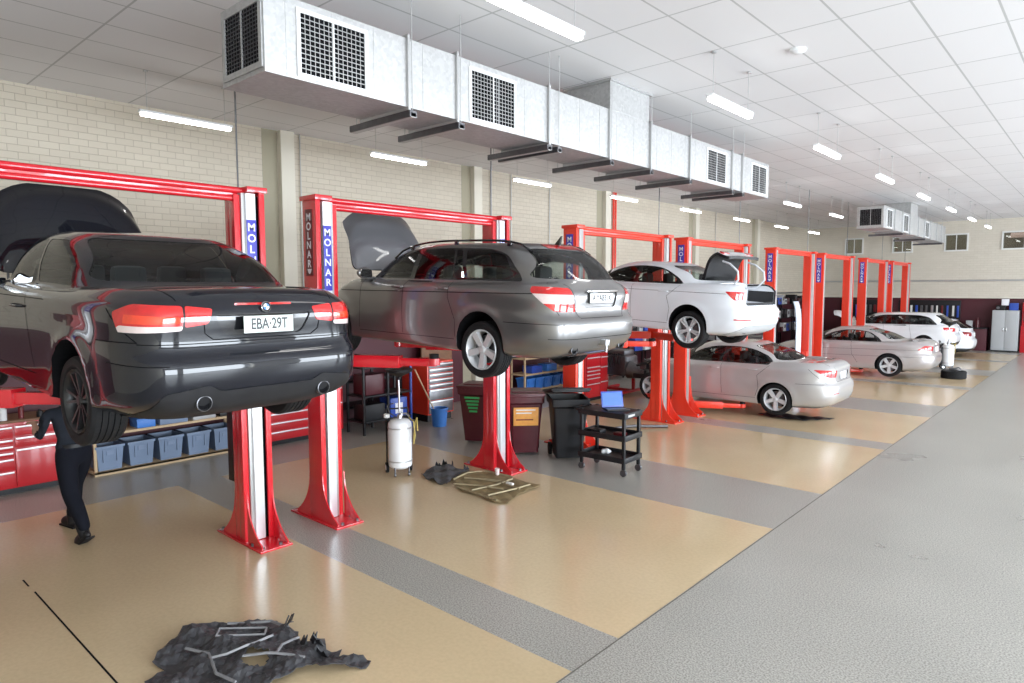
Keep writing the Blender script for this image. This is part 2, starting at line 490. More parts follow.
def skin_obj(name, me, mats, sk, parent, keep=(0,), inset=0.0, flip=False, custom=True):
    """mesh kept to the given slots; slot 0 faces get the shell's smooth normals"""
    bm = bmesh.new(); bm.from_mesh(me)
    drop = [f for f in bm.faces if f.material_index not in keep]
    bmesh.ops.delete(bm, geom=drop, context='FACES')
    bmesh.ops.delete(bm, geom=[v for v in bm.verts if not v.link_faces], context='VERTS')
    if len(bm.faces) == 0: bm.free(); return None
    big = [f for f in bm.faces if len(f.verts) > 4]
    if big: bmesh.ops.triangulate(bm, faces=big)
    mm = {k: i for i, k in enumerate(keep)}
    for f in bm.faces: f.material_index = mm[f.material_index]; f.smooth = True
    if inset:
        for v in bm.verts: v.co -= sk.normal(v.co)*inset
    m2 = bpy.data.meshes.new(name); bm.to_mesh(m2); bm.free()
    for m in mats: m2.materials.append(m)
    if custom:
        nv = [sk.normal(v.co) for v in m2.vertices]
        ln = []
        for p in m2.polygons:
            pn = p.normal
            for vi in p.vertices:
                n = nv[vi]
                ln.append(tuple(n if (p.material_index == 0 and n.dot(pn) > 0.5) else pn))
        m2.normals_split_custom_set(ln)
    return link_mesh(name, m2, parent)

def mesh_tmp(bm): return bm_mesh(bm, DUM)

def ribbon(sk, pts, side, w=0.006, off=0.0025, step=0.03, axis='y', name='seam', bm=None, mi=0):
    """dark seam along a polyline. axis y: pts (x,z), side +-1 ; x: pts (y,z) at the rear ; z: pts (x,y) from above"""
    P = []
    for a, b in zip(pts[:-1], pts[1:]):
        n = max(1, int((Vector(b)-Vector(a)).length/step))
        for k in range(n): P.append(Vector(a).lerp(Vector(b), k/n))
    P.append(Vector(pts[-1]))
    C3 = []
    for p in P:
        if axis == 'y': h = sk.hit((p[0], side*2, p[1]), (0, -side, 0))
        elif axis == 'x': h = sk.hit((-2, p[0], p[1]), (1, 0, 0))
        elif axis == 'f': h = sk.hit((9, p[0], p[1]), (-1, 0, 0))
        else: h = sk.hit((p[0], p[1], 3), (0, 0, -1))
        if h is not None: C3.append((h, sk.normal(h)))
    if len(C3) < 2: return bm
    prev = None
    for i, (c, n) in enumerate(C3):
        t = (C3[min(i+1, len(C3)-1)][0]-C3[max(i-1, 0)][0])
        if t.length < 1e-6: continue
        s = t.normalized().cross(n).normalized()*w/2
        a = bm.verts.new(c+s+n*off); b = bm.verts.new(c-s+n*off)
        if prev: bm.faces.new((prev[0], a, b, prev[1])).material_index = mi
        prev = (a, b)
    return bm

def seats(parent, spec, m):
    def seat(x, y, z=0.28, w=0.5, rear=False):
        bm = NB()
        box(bm, (x-0.05, y-w/2, z), (x+0.48, y+w/2, z+0.16), 0.06)
        t = NB(); box(t, (-0.07, -w/2, 0), (0.07, w/2, 0.58), 0.06)
        join(bm, t, 0, Matrix.Translation((x, y, z+0.12)) @ Matrix.Rotation(0.33, 4, 'Y').inverted())
        o = obj('seat', bm, m, parent)
        n = 2 if rear and w > 0.8 else 1
        for k in range(n):
            yy = y if n == 1 else y+(k-0.5)*0.72
            bm = NB(); box(bm, (x-0.33, yy-0.13, z+0.70), (x-0.22, yy+0.13, z+0.90), 0.05)
            cyl(bm, (x-0.25, yy-0.06, z+0.6), (x-0.27, yy-0.06, z+0.75), 0.007, n=6); cyl(bm, (x-0.25, yy+0.06, z+0.6), (x-0.27, yy+0.06, z+0.75), 0.007, n=6)
            obj('headrest', bm, m, o)
    xs = spec['seatx']
    seat(xs[0], 0.36); seat(xs[0], -0.36)
    seat(xs[1], 0, 0.30, 1.22, True)
    bm = NB(); x = spec['xwb']
    box(bm, (x-0.55, -0.66, 0.70), (x-0.05, 0.66, 0.93), 0.08)
    d = obj('dashboard', bm, M['black'], parent)
    bm = NB()
    R = Matrix.Translation((x-0.72, -0.36, 0.86)) @ Matrix.Rotation(math.radians(70), 4, 'Y')
    pr = [(0.19+0.015*math.cos(a), 0.015*math.sin(a)) for a in [2*PI*k/8 for k in range(8)]]
    t = NB(); lathe(t, pr, 28, 'z', close=True); cyl(t, (-0.18, 0, 0), (0.18, 0, 0), 0.014, n=6); cyl(t, (0, 0, 0.01), (0, 0, -0.25), 0.03, n=8)
    join(bm, t, 0, R)
    obj('steering_wheel', bm, M['black'], parent)

RIMS = {}
def rim_mesh(style, r, m):
    key = (style, round(r, 3), m.name)
    if key in RIMS: return RIMS[key]
    bm = NB()
    R = r*0.70
    # barrel and lip; outer face toward +y
    lathe(bm, [(R*0.985, 0.085), (R, 0.09), (R*1.03, 0.082), (R*1.03, 0.06), (R*0.94, 0.045), (R*0.92, -0.09), (R*0.9, -0.09), (R*0.9, 0.04), (R*0.95, 0.075)], 40, 'y', close=True)
    def spoke(a, w0, w1, off=0.0, y0=0.055, y1=0.078, rake=0.0):
        t = NB()
        pts = [(R*0.12, -w0/2), (R*0.93, -w1/2), (R*0.93, w1/2), (R*0.12, w0/2)]
        A = [t.verts.new((p[0], y0-0.03, p[1]+off)) for p in pts]
        B = [t.verts.new((p[0], (y0 if p[0] < R*0.5 else y1), p[1]*0.8+off)) for p in pts]
        t.faces.new(A); t.faces.new(B[::-1])
        for i in range(4): t.faces.new((A[i], A[(i+1) % 4], B[(i+1) % 4], B[i]))
        join(bm, t, 0, Matrix.Rotation(a, 4, 'Y'))
    if style == 'five':
        for k in range(5): spoke(2*PI*k/5+0.3, R*0.34, R*0.42)
    elif style == 'six':
        for k in range(6): spoke(2*PI*k/6+0.2, R*0.20, R*0.36)
    elif style == 'fivetwin':
        for k in range(5):
            for s in (-1, 1):
                spoke(2*PI*k/5+0.35+s*0.13, R*0.13, R*0.15)
    elif style == 'fivesplit':
        for k in range(5):
            spoke(2*PI*k/5+0.35, R*0.36, R*0.40)
    elif style == 'tentwin':
        for k in range(10): spoke(2*PI*k/10+(0.09 if k % 2 else -0.09), R*0.10, R*0.11)
    lathe(bm, [(0, 0.072), (R*0.13, 0.072), (R*0.2, 0.06), (R*0.24, 0.045), (R*0.24, 0.0)], 20, 'y')
    for k in range(5):
        a = 2*PI*k/5+0.1
        cyl(bm, (R*0.17*math.cos(a), 0.05, R*0.17*math.sin(a)), (R*0.17*math.cos(a), 0.066, R*0.17*math.sin(a)), 0.01, n=6)
    bmesh.ops.recalc_face_normals(bm, faces=bm.faces[:])
    me = bpy.data.meshes.new('rim'); bm.to_mesh(me); bm.free(); me.materials.append(m)
    me.shade_smooth(); me.set_sharp_from_angle(angle=math.radians(35))
    RIMS[key] = me
    return me

TYRES = {}
def tyre_mesh(r, w):
    key = (round(r, 3), w)
    if key in TYRES: return TYRES[key]
    bm = NB(); h = w/2
    pr = [(r*0.72, -h*0.80), (r*0.78, -h*0.96), (r*0.88, -h), (r*0.95, -h*0.95), (r*0.985, -h*0.82)]
    k = 5
    for i in range(k):
        a = -h*0.80+1.6*h*i/k; b = -h*0.80+1.6*h*(i+1)/k
        pr += [(r, a+0.004), (r, b-0.006)]
        if i < k-1: pr += [(r-0.010, b-0.004), (r-0.010, b+0.002)]
    pr += [(r*0.985, h*0.82), (r*0.95, h*0.95), (r*0.88, h), (r*0.78, h*0.96), (r*0.72, h*0.80), (r*0.71, 0)]
    lathe(bm, pr, 56, 'y', close=True)
    # cross sipes as small blocks cut dark: thin grooves on the shoulders
    for s in (-1, 1):
        for q in range(64):
            a = 2*PI*q/64
            t = NB(); box(t, (-0.002, s*h*0.60-0.018, r-0.003), (0.002, s*h*0.60+0.018, r+0.0012))
            join(bm, t, 0, Matrix.Rotation(a, 4, 'Y'))
    bmesh.ops.recalc_face_normals(bm, faces=bm.faces[:])
    me = bpy.data.meshes.new('tyre'); bm.to_mesh(me); bm.free(); me.materials.append(M['rubber'])
    me.shade_smooth(); me.set_sharp_from_angle(angle=math.radians(28))
    TYRES[key] = me
    return me

def disc_mesh():
    bm = NB()
    lathe(bm, [(0, -0.0), (0.16, 0), (0.16, -0.02), (0, -0.02)], 28, 'y')
    me = bpy.data.meshes.new('brake_disc'); bmesh.ops.recalc_face_normals(bm, faces=bm.faces[:]); bm.to_mesh(me); bm.free(); me.materials.append(M['darksteel']); return me
DISC = disc_mesh()

def wheel(parent, x, y, z, r, w, style, rm, side, a=0.0):
    o = link_mesh('wheel', tyre_mesh(r, w), parent)
    o.location = (x, y, z); o.rotation_euler = (0, a, 0 if side > 0 else PI)
    k = link_mesh('rim', rim_mesh(style, r, rm), o); k.location = (0, w/2-0.095, 0)
    d = link_mesh('brake_disc', DISC, o); d.location = (0, w/2-0.10, 0)
    return o

def build_car(sp):
    L, W, H = sp['L'], sp['W'], sp['H']; h = W/2
    ro, wb = sp['ro'], sp['wb']; rt = sp['rt']
    zd, zbr, xrw, xrt, xwt, xwb = sp['zd'], sp['zbr'], sp['xrw'], sp['xrt'], sp['xwt'], sp['xwb']
    xm = (xrt+xwt)/2
    zs = sp.get('zs', 0.92); zh = sp.get('zh', 0.74)
    bw = sp.get('bw', h-0.12); rw = sp.get('rw', h-0.30)
    rw_, ra = sp.get('rw_', 0.30), rt+0.035
    bump = sp.get('bump', 0.53)
    nr = sp.get('nr', 6.6)
    xd = sp.get('xd', 0.09)
    rows = [
        dict(xr=.26, xf=L-.30, w=h-.13, nr=6, nf=4, z=[(0, .20), (ro, .19), (L, .19)], sub=1),
        dict(xr=.10, xf=L-.12, w=h-.04, nr=6, nf=3.6, z=[(0, sp.get('zbl', .29)-.02), (ro-.4, .24), (ro+.5, .20), (L-1.2, .19), (L, .22)], sub=3),
        dict(xr=.035, xf=L-.04, w=h-.012, nr=nr, nf=3.5, z=[(0, sp.get('zbl', .29)+.07), (ro+.5, .30), (L-1.2, .29), (L, .31)]),
        dict(xr=.0, xf=L, w=h, nr=nr, nf=3.4, z=[(0, bump), (ro+.6, .50), (L, .48)]),
        dict(xr=.015, xf=L-.02, w=h-.004, nr=nr, nf=3.4, z=[(0, bump+.12), (ro+.6, .66), (L, .58)]),
        dict(xr=.055+sp.get('tuck', 0), xf=L-.10, w=h-.012, nr=nr, nf=3.2, z=[(0, bump+.16), (ro, bump+.24), (ro+.7, .78), (L-.8, .72), (L, .64)], sub=6),
        dict(xr=xd-.01, xf=L-.20, w=h-.045, nr=nr-.2, nf=3.1, z=[(0, zd-.055), (ro*.9, zs+.03), (xm, zs), (xwb, zs-.03), (L-.5, zh), (L, zh-.08)], sub=5, sharp=sp.get('sharpdeck', False)),
        dict(xr=xd+.05, xf=L-.34, w=h-.10, nr=nr-.2, nf=3.1, z=[(0, zd), (max(xrw, .4)*.8, zd+.02), (xm, zs+.035), (xwb, zs+.02), (L-.6, zh+.05), (L, zh-.02)], sub=7, crown=sp.get('deckcrown', .01)),
        dict(xr=xrw, xf=xwb+.02, w=bw, nr=sp.get('nbr', 4.0), nf=3.0, z=[(xrw, zbr), (xrw+.35, zs+.055), (xm, zs+.05), (xwb, zs+.07)], sub=5),
        dict(xr=xrw*.52+xrt*.48-sp.get('rbul', .03), xf=xwb*.53+xwt*.47+.05, w=(bw+rw)/2+.035, nr=sp.get('nbr', 4.0), nf=3.2, z=[(0, zbr*.5+H*.5), (xm, (zs+H)/2+.01), (L, (zs+H)/2+.0)], sub=6),
        dict(xr=xrt, xf=xwt, w=rw, nr=4.0, nf=3.6, z=[(xrt, H-.075+sp.get('rl', 0)), (xm, H-.05), (xwt, H-.085)], sub=4),
        dict(xr=xrt+.10, xf=xwt-.12, w=rw-.09, nr=3.8, nf=3.6, z=[(xrt, H-.035+sp.get('rl', 0)), (xm, H-.018), (xwt, H-.045)], sub=3),
    ]
    zc = sp.get('zc', rt)
    axles = [(ro, zc), (ro+wb, zc)]
    bm = loft_body(rows, H, axles, ra)
    body0 = mesh_tmp(bm)
    sk = Skin(body0)
    body = body0
    root = thing(sp['name'], sp['label'], 'car', sp['loc'], sp['rz'], None)
    root.scale = (sp.get('scale', 1),)*3; root.rotation_euler = (0, -sp.get('pitch', 0), sp['rz'])
    P = sp['paint']

    def cutb(cut, op='DIFFERENCE'):
        nonlocal body
        body = bool_op(body, cut, op)
    # wheel wells
    bm = NB()
    for ax in axles:
        for s in (1, -1):
            t = NB(); cyl(t, (ax[0], s*(h-.30), zc), (ax[0], s*(h+.1), zc), ra, n=48, mi=2); join(bm, t, 2)
    cutb(mesh_tmp(bm))

    parts = []     # (name, mesh, mats, parentname, label)
    def region(cutter, keepcut=False):
        """take the piece of shell under the cutter and cut it away"""
        nonlocal body
        pc = bool_op(body, cutter, 'INTERSECT')
        body = bool_op(body, cutter, 'DIFFERENCE')
        return pc
    # removable panels (boot lid, bonnet) taken first
    panels = {}
    for nm, cut in sp.get('panels', {}).items():
        bm = NB(); cut(bm, sk)
        for f in bm.faces: f.material_index = 3
        panels[nm] = region(mesh_tmp(bm))
    # side glass
    for s in (1, -1):
        if 'dlo' not in sp: break
        bm = NB(); prism(bm, rpoly(sp['dlo'], sp.get('dlor', .05)), 'y', s*.38, s*1.3, mi=1)
        d = region(mesh_tmp(bm))
        for k, pane in enumerate(sp['panes']):
            bm = NB(); prism(bm, rpoly(pane, .035), 'y', s*.2, s*1.4, mi=1); c = mesh_tmp(bm)
            g = bool_op(d, c, 'INTERSECT'); d = bool_op(d, c, 'DIFFERENCE')
            skin_obj('side_window', g, [M[sp.get('gs', 'glass')]], sk, root, inset=.004)
        skin_obj('window_frame', d, [sp.get('frame', M['blackgloss'])], sk, root, inset=.001)
    # rear and front glass
    zl = sp.get('rwz', (zbr+.035, H-.115)); rwy = sp.get('rwy', (bw-.09, rw-.05))
    bm = NB(); prism(bm, rpoly([(-rwy[0], zl[0]), (rwy[0], zl[0]), (rwy[1], zl[1]), (-rwy[1], zl[1])], .07), 'x', (xrw-.06 if xrw > .4 else -.4), xrt+.30, mi=1)
    g = region(mesh_tmp(bm)); skin_obj('rear_window', g, [M[sp.get('gr', 'glassr')]], sk, root, inset=.004)
    bm = NB(); prism(bm, rpoly([(-bw+.06, zs+.10), (bw-.06, zs+.10), (rw-.04, H-.12), (-rw+.04, H-.12)], .07), 'x', xwt-.25, L, mi=1)
    g = region(mesh_tmp(bm)); skin_obj('windscreen', g, [M['glass']], sk, root, inset=.004)
    # lamps and coloured skin patches: (name, rear poly (y,z), side poly (x,z), material, inset, sub list)
    def wrapcut(rear, side, s, d=1.3):
        a = NB(); prism(a, [(s*p[0], p[1]) for p in rpoly(rear, .02)], 'x', -.3, d, mi=1)
        b = NB(); prism(b, rpoly(side, .02), 'y', s*.02, s*1.3, mi=1)
        return bool_op(mesh_tmp(a), mesh_tmp(b), 'INTERSECT')
    for lm in sp.get('lamps', []):
        for s in (1, -1):
            g = region(wrapcut(lm['rear'], lm['side'], s))
            subs = []
            for sb in lm.get('subs', []):
                c = wrapcut(sb['rear'], sb['side'], s)
                subs.append((sb, bool_op(g, c, 'INTERSECT'))); g = bool_op(g, c, 'DIFFERENCE')
            o = skin_obj(lm['name'], g, [lm['m']], sk, root, inset=lm.get('inset', -.003))
            for sb, q in subs:
                if o is not None: skin_obj(sb['name'], q, [sb['m']], sk, o, inset=sb.get('inset', -.003))
    # patches: mirrored automatically when not crossing the centre
    for pt in sp.get('patches', []):
        bm = NB()
        if pt['axis'] == 'x': prism(bm, rpoly(pt['poly'], pt.get('r', .03)), 'x', *pt.get('ext', (-.4, .6)), mi=pt.get('mi', 1))
        else: prism(bm, rpoly(pt['poly'], pt.get('r', .03)), pt['axis'], *pt['ext'], mi=pt.get('mi', 1))
        c = mesh_tmp(bm)
        if pt.get('recess'):
            body = bool_op(body, c, 'DIFFERENCE')
        else:
            g = region(c)
            skin_obj(pt['name'], g, [pt['m']], sk, root, inset=pt.get('inset', 0))
    # bumper etc. from the shell
    o = skin_obj('body_shell', body, [P, M['well'], sp.get('recess_m', P)], sk, root, keep=(0, 2, 3))
    # lining
    bm = bmesh.new(); bm.from_mesh(o.data)
    bmesh.ops.delete(bm, geom=[f for f in bm.faces if f.material_index != 0 or max(v.co.z for v in f.verts) < .55], context='FACES')
    nrm = {v: sk.normal(v.co) for v in bm.verts}
    edges = [e for e in bm.edges if len(e.link_faces) == 1]
    vm = {v: bm.verts.new(v.co-nrm[v]*.028) for v in list(bm.verts)}
    outer = [v for v in vm]
    of = list(bm.faces)
    for f in of:
        try: bm.faces.new([vm[v] for v in f.verts][::-1])
        except ValueError: pass
    for e in edges:
        a, b = e.verts
        a2 = bm.verts.new(a.co-nrm[a]*.001); b2 = bm.verts.new(b.co-nrm[b]*.001)
        bm.faces.new((a2, b2, vm[b], vm[a]))
    bmesh.ops.delete(bm, geom=of, context='FACES_ONLY')
    bmesh.ops.delete(bm, geom=[e for e in bm.edges if not e.link_faces], context='EDGES')
    bmesh.ops.delete(bm, geom=[v for v in bm.verts if not v.link_faces], context='VERTS')
    me = bpy.data.meshes.new('cabin_lining'); bm.to_mesh(me); bm.free(); me.materials.append(M['lining']); me.shade_smooth()
    link_mesh('cabin_lining', me, root)
    # underside pieces
    bm = NB()
    box(bm, (.5, -.55, .17), (L-.6, .55, .30), .03)
    box(bm, (ro-.25, -.62, .14), (ro+.25, .62, .22), .04)
    zw = zc-sp.get('droop', 0)
    cyl(bm, (ro, -h+.2, zw), (ro, h-.2, zw), .045, n=10)
    cyl(bm, (ro+wb, -h+.2, zw), (ro+wb, h-.2, zw), .045, n=10)
    for s in (-.32, .32): tube(bm, [(.35, s*1.2, .24), (.8, s*.9, .17), (ro+1.2, .12, .15), (L-1.2, .1, .16)], .032)
    box(bm, (.28, -.40, .19), (.66, .40, .33), .06)
    obj('underbody', bm, M['under'], root)
    # seams
    for s, q, a in [(s, q, 'y') for s in (1, -1) for q in sp.get('seams', [])]+[(1, q, 'x') for q in sp.get('rseams', [])]+[(1, q, 'z') for q in sp.get('tseams', [])]:
        bm = NB(); ribbon(sk, q, s, axis=a, bm=bm)
        if len(bm.verts) > 3: obj('panel_gap', bm, M['well'], root, smooth=False)
        else: bm.free()
    # wheels
    for i, ax in enumerate(axles):
        for s in (1, -1):
            wheel(root, ax[0], s*(h-sp.get('tw', .225)/2-.025), zc-sp.get('droop', 0), rt, sp.get('tw', .225), sp['rim'], sp['rm'], s, a=.4*i+sp.get('wa', 0))
    # handles
    for (x, z) in sp.get('handles', []):
        for s in (1, -1):
            hp = sk.hit((x, s*2, z), (0, -s, 0))
            if hp is None: continue
            bm = NB()
            y = hp.y
            tube(bm, [(x-.10, y-s*.004, z), (x-.08, y+s*.028, z), (x, y+s*.036, z), (x+.08, y+s*.028, z), (x+.10, y-s*.004, z)], .011, 8)
            obj('door_handle', bm, sp.get('handle_m', P), root)
    # mirrors
    for s in (1, -1):
        xq = sp['mir'][0]; zq = sp['mir'][1]
        hp = sk.hit((xq, s*2, zq-.03), (0, -s, 0)); y = abs(hp.y) if hp else h-.1
        bm = NB()
        t = NB(); bmesh.ops.create_uvsphere(t, u_segments=20, v_segments=12, radius=1)
        for v in t.verts:
            v.co.x *= .09 if v.co.x > 0 else .035; v.co.y *= .115; v.co.z *= .075
        join(bm, t, 0, Matrix.Translation((xq, s*(y+.13), zq+.05)))
        box(bm, (xq-.02, min(s*(y-.03), s*(y+.10)), zq-.035), (xq+.06, max(s*(y-.03), s*(y+.10)), zq+.005), .012)
        o = obj('side_mirror', bm, sp.get('mir_m', P), root)
        bm = NB(); prism(bm, rpoly([(s*(y+.035), zq-.005), (s*(y+.225), zq-.002), (s*(y+.22), zq+.10), (s*(y+.05), zq+.095)], .03), 'x', xq-.043, xq-.036)
        obj('mirror_glass', bm, M['chrome'], o)
    seats(root, sp, sp.get('seatm', M['seat']))
    return root, sk, panels

def plate(parent, txt, c, w, hh, frame, ink, bg, tilt=0.0, fs=.085, sx=.9, fm=None):
    """number plate on the rear face; c = centre in car space"""
    bm = NB(); box(bm, (-.004, -w/2-.006, -hh/2-.006), (.006, w/2+.006, hh/2+.006), .002)
    o = obj('number_plate', bm, fm or bg, parent, loc=c, rot=(0, tilt, 0))
    bm = NB(); box(bm, (-.007, -w/2, -hh/2), (-.003, w/2, hh/2), .002)
    obj('plate_face', bm, bg, o)
    text('plate_lettering', txt, fs, (-.0085, 0, 0), (PI/2, 0, -PI/2), ink, o, ext=.0008, sx=sx)
    return o

def roundel(parent, c, r, tilt):
    """round badge with quartered centre, on a rear face"""
    bm = NB(); lathe(bm, [(0, .004), (r, .004), (r, 0), (r*.98, -.003), (r*.93, -.004)], 28, 'x')
    lathe(bm, [(r*.93, -.004), (r*.66, -.004), (r*.62, -.006), (r*.60, -.004)], 28, 'x', mi=1)
    n = 7
    for q in range(4):
        vs = [bm.verts.new((-.0045, 0, 0))]+[bm.verts.new((-.0045, r*.6*math.cos(q*PI/2+k*PI/2/n), r*.6*math.sin(q*PI/2+k*PI/2/n))) for k in range(n+1)]
        bm.faces.new(vs).material_index = 2+(q % 2)
    o = obj('badge', bm, [M['chrome'], M['blackgloss'], M['labelwhite'], M['blue']], parent, loc=c, rot=(0, tilt, 0))
    return o

def star(parent, c, r, tilt):
    bm = NB()
    pr = [(r+.005*math.cos(a), .005*math.sin(a)) for a in [2*PI*k/8 for k in range(8)]]
    lathe(bm, pr, 28, 'x', close=True)
    for k in range(3):
        a = PI/2+k*2*PI/3
        cyl(bm, (0, 0, 0), (0, r*math.cos(a), r*math.sin(a)), .007, .003, n=6)
    return obj('badge', bm, M['chrome'], parent, loc=c, rot=(0, tilt, 0))

def exhaust(parent, c, r, oval=1.0):
    bm = NB()
    prf = [(r, 0), (r*1.04, -.006), (r*.93, -.008), (r*.9, .0), (r*.86, .22), (0, .22)]
    lathe(bm, prf[:5], 24, 'x'); lathe(bm, [(r, 0), (r*.98, .25)], 24, 'x')
    lathe(bm, [(r*.94, .012), (0, .03)], 24, 'x', mi=1)
    for v in bm.verts: v.co.y *= oval
    return obj('exhaust_tip', bm, [M['darksteel'], M['well']], parent, loc=c)

def make_panel(name, me, m, sk, root, inner, pivot, ang, label=None, thick=.03, inner_m=None):
    """a hinged lid cut from the shell, given thickness and swung about a y axis through pivot"""
    o = skin_obj(name, me, [m], sk, root)
    bm = bmesh.new(); bm.from_mesh(o.data)
    nr = {v: sk.normal(v.co) for v in bm.verts}
    edges = [e for e in bm.edges if len(e.link_faces) == 1]; of = list(bm.faces)
    vm = {v: bm.verts.new(v.co-nr[v]*thick) for v in list(bm.verts)}
    for f in of:
        try: bm.faces.new([vm[v] for v in f.verts][::-1])
        except ValueError: pass
    for e in edges:
        a, b = e.verts; bm.faces.new((b, a, vm[a], vm[b]))
    bmesh.ops.delete(bm, geom=of, context='FACES_ONLY')
    bmesh.ops.delete(bm, geom=[e for e in bm.edges if not e.link_faces], context='EDGES')
    bmesh.ops.delete(bm, geom=[v for v in bm.verts if not v.link_faces], context='VERTS')
    me2 = bpy.data.meshes.new(inner); bm.to_mesh(me2); bm.free(); me2.materials.append(inner_m or M['lining'])
    me2.shade_smooth(); me2.set_sharp_from_angle(angle=math.radians(40))
    i = link_mesh(inner, me2, o)
    px, pz = pivot
    o.matrix_local = Matrix.Translation((px, 0, pz)) @ Matrix.Rotation(ang, 4, 'Y') @ Matrix.Translation((-px, 0, -pz))
    return o

# ------------------------------------------------------------------ the seven cars
def car_black(loc, rz):
    L = 4.58
    sp = dict(name='convertible_car', label='black convertible with folding hardtop raised on the nearest lift, bonnet open, plate EBA-29T',
        L=L, W=1.86, H=1.475, nr=8.5, ro=1.06, wb=2.76, rt=.325, zd=1.02, zbr=1.08, xrw=.78, xrt=1.54, xwt=2.80, xwb=3.50, zs=.965, zh=.80, scale=.95, pitch=.06, droop=.09,
        bw=.84, rw=.63, nbr=5.2, loc=loc, rz=rz, paint=carpaint('black_car_paint', (0.006, 0.007, 0.012), 0.0, 0.25),
        rim='tentwin', rm=M['rimblack'], tw=.255, wa=.3, bump=.50, bumpz=.5,
        dlo=[(1.28, 1.035), (3.34, 1.005), (2.82, 1.31), (2.35, 1.405), (1.78, 1.402), (1.42, 1.29), (1.27, 1.11)], dlor=[.03, .02, .2, .15, .25, .2, .06],
        panes=[[(2.02, 1.05), (3.26, 1.025), (2.79, 1.29), (2.35, 1.387), (2.20, 1.39)], [(1.32, 1.05), (1.99, 1.048), (2.17, 1.39), (1.80, 1.386), (1.46, 1.28), (1.31, 1.12)]],
        gs='glass', rwz=(1.105, 1.41), rwy=(.77, .59), seatx=(2.6, 1.75), seatm=M['seatgrey'],
        lamps=[dict(name='boot_lid_lamp', m=M['redlens'], rear=[(.385, .965), (.42, .865), (.575, .845), (.565, .985)], side=[(-.2, .8), (.6, .8), (.6, 1.0), (-.2, 1.0)]),
               dict(name='tail_lamp', m=M['redlens'], rear=[(.578, .985), (.588, .825), (.97, .80), (.97, .995)], side=[(-.2, .8), (.34, .80), (.42, .93), (.28, .99), (-.2, .995)],
                    subs=[dict(name='reversing_lens', m=M['clearlens'], rear=[(.585, .858), (.585, .80), (.97, .79), (.97, .848)], side=[(-.2, .75), (.40, .80), (.34, .850), (-.2, .858)]),
                          dict(name='indicator_lens', m=mat('amber_red_lens', (.75, .05, .015), .08, coat=1.0, noise=(20, .3)), rear=[(.60, .915), (.60, .872), (.90, .865), (.90, .925)], side=[(-.2, .8), (.3, .80), (.3, .93), (-.2, .93)])])],
        patches=[dict(name='rear_diffuser', m=M['under'], axis='x', poly=[(-.80, .26), (-.72, .42), (-.44, .46), (-.36, .41), (.36, .41), (.44, .46), (.72, .42), (.80, .26), (.70, .10), (-.70, .10)], r=.03, ext=(-.3, .8), inset=-.004),
                 dict(name='plate_recess', m=M['blackgloss'], axis='x', poly=[(-.38, .935), (-.30, .775), (.30, .775), (.38, .935)], r=.05, ext=(-.3, .5), inset=.012)],
        seams=[[(2.06, .97), (2.02, .80), (1.86, .50), (1.80, .36)], [(3.30, .93), (3.26, .60), (3.24, .36)], [(1.80, .34), (3.24, .32)], [(1.62, .93), (3.5, .88)],
               [(.50, .95), (.20, .745)], [(.20, .745), (.62, .73)], [(.45, .60), (.03, .60)]],
        rseams=[[(-.46, .97), (-.44, .80), (-.38, .755), (.38, .755), (.44, .80), (.46, .97)], [(-.82, .735), (.82, .735)]],
        tseams=[[(.78, -.66), (.78, .66)], [(.78, .66), (.30, .64), (.14, .60)], [(.78, -.66), (.30, -.64), (.14, -.60)], [(1.66, -.6), (1.66, .6)]],
        handles=[(2.22, .84)], mir=(3.02, 1.02),
        panels={'bonnet': lambda bm, sk: prism(bm, rpoly([(3.56, -.74), (4.50, -.64), (4.50, .64), (3.56, .74)], .14), 'z', .62, 1.4)})
    root, sk, pn = build_car(sp)
    bo = make_panel('bonnet', pn['bonnet'], sp['paint'], sk, root, 'bonnet_lining', (3.58, .95), math.radians(-84)); bo.location.z += .12
    bm = NB(); cyl(bm, (3.75, .58, .9), (3.80, .58, 1.5), .012, n=8); obj('gas_strut', bm, M['darksteel'], root)
    bm = NB()
    box(bm, (3.55, -.3, .55), (4.25, .3, .80), .05); box(bm, (3.6, .35, .5), (4.0, .6, .78), .05); box(bm, (3.5, -.65, .5), (3.75, -.35, .82), .04)
    obj('engine', bm, M['under'], root)
    for s in (1, -1): exhaust(root, (.03, s*.47, .335), .052)
    plate(root, 'EBA·29T', (.02, 0, .853), .372, .107, M['ink'], M['ink'], M['plate'], fs=.108, sx=.74, tilt=.06)
    roundel(root, (.06, 0, .972), .038, .12)
    bm = NB(); prism(bm, [(.30, 1.018), (.34, 1.018), (.34, 1.030), (.30, 1.030)], 'y', -.2, .2)
    hp = [sk.hit((-2, y, .992), (1, 0, 0)) for y in np.linspace(-.22, .22, 9)]
    bm.free(); bm = NB()
    pv = None
    for p in hp:
        a = bm.verts.new((p.x-.006, p.y, p.z+.008)); b = bm.verts.new((p.x-.006, p.y, p.z-.008))
        if pv: bm.faces.new((pv[0], a, b, pv[1]))
        pv = (a, b)
    obj('high_brake_lamp', bm, M['redlens'], root)
    # fuel flap on the near rear wing
    bm = NB(); ribbon(sk, [(1.30+.075*math.cos(a), .86+.07*math.sin(a)) for a in [2*PI*k/20 for k in range(21)]], -1, bm=bm, w=.006)
    obj('fuel_flap', bm, M['well'], root)
    return root

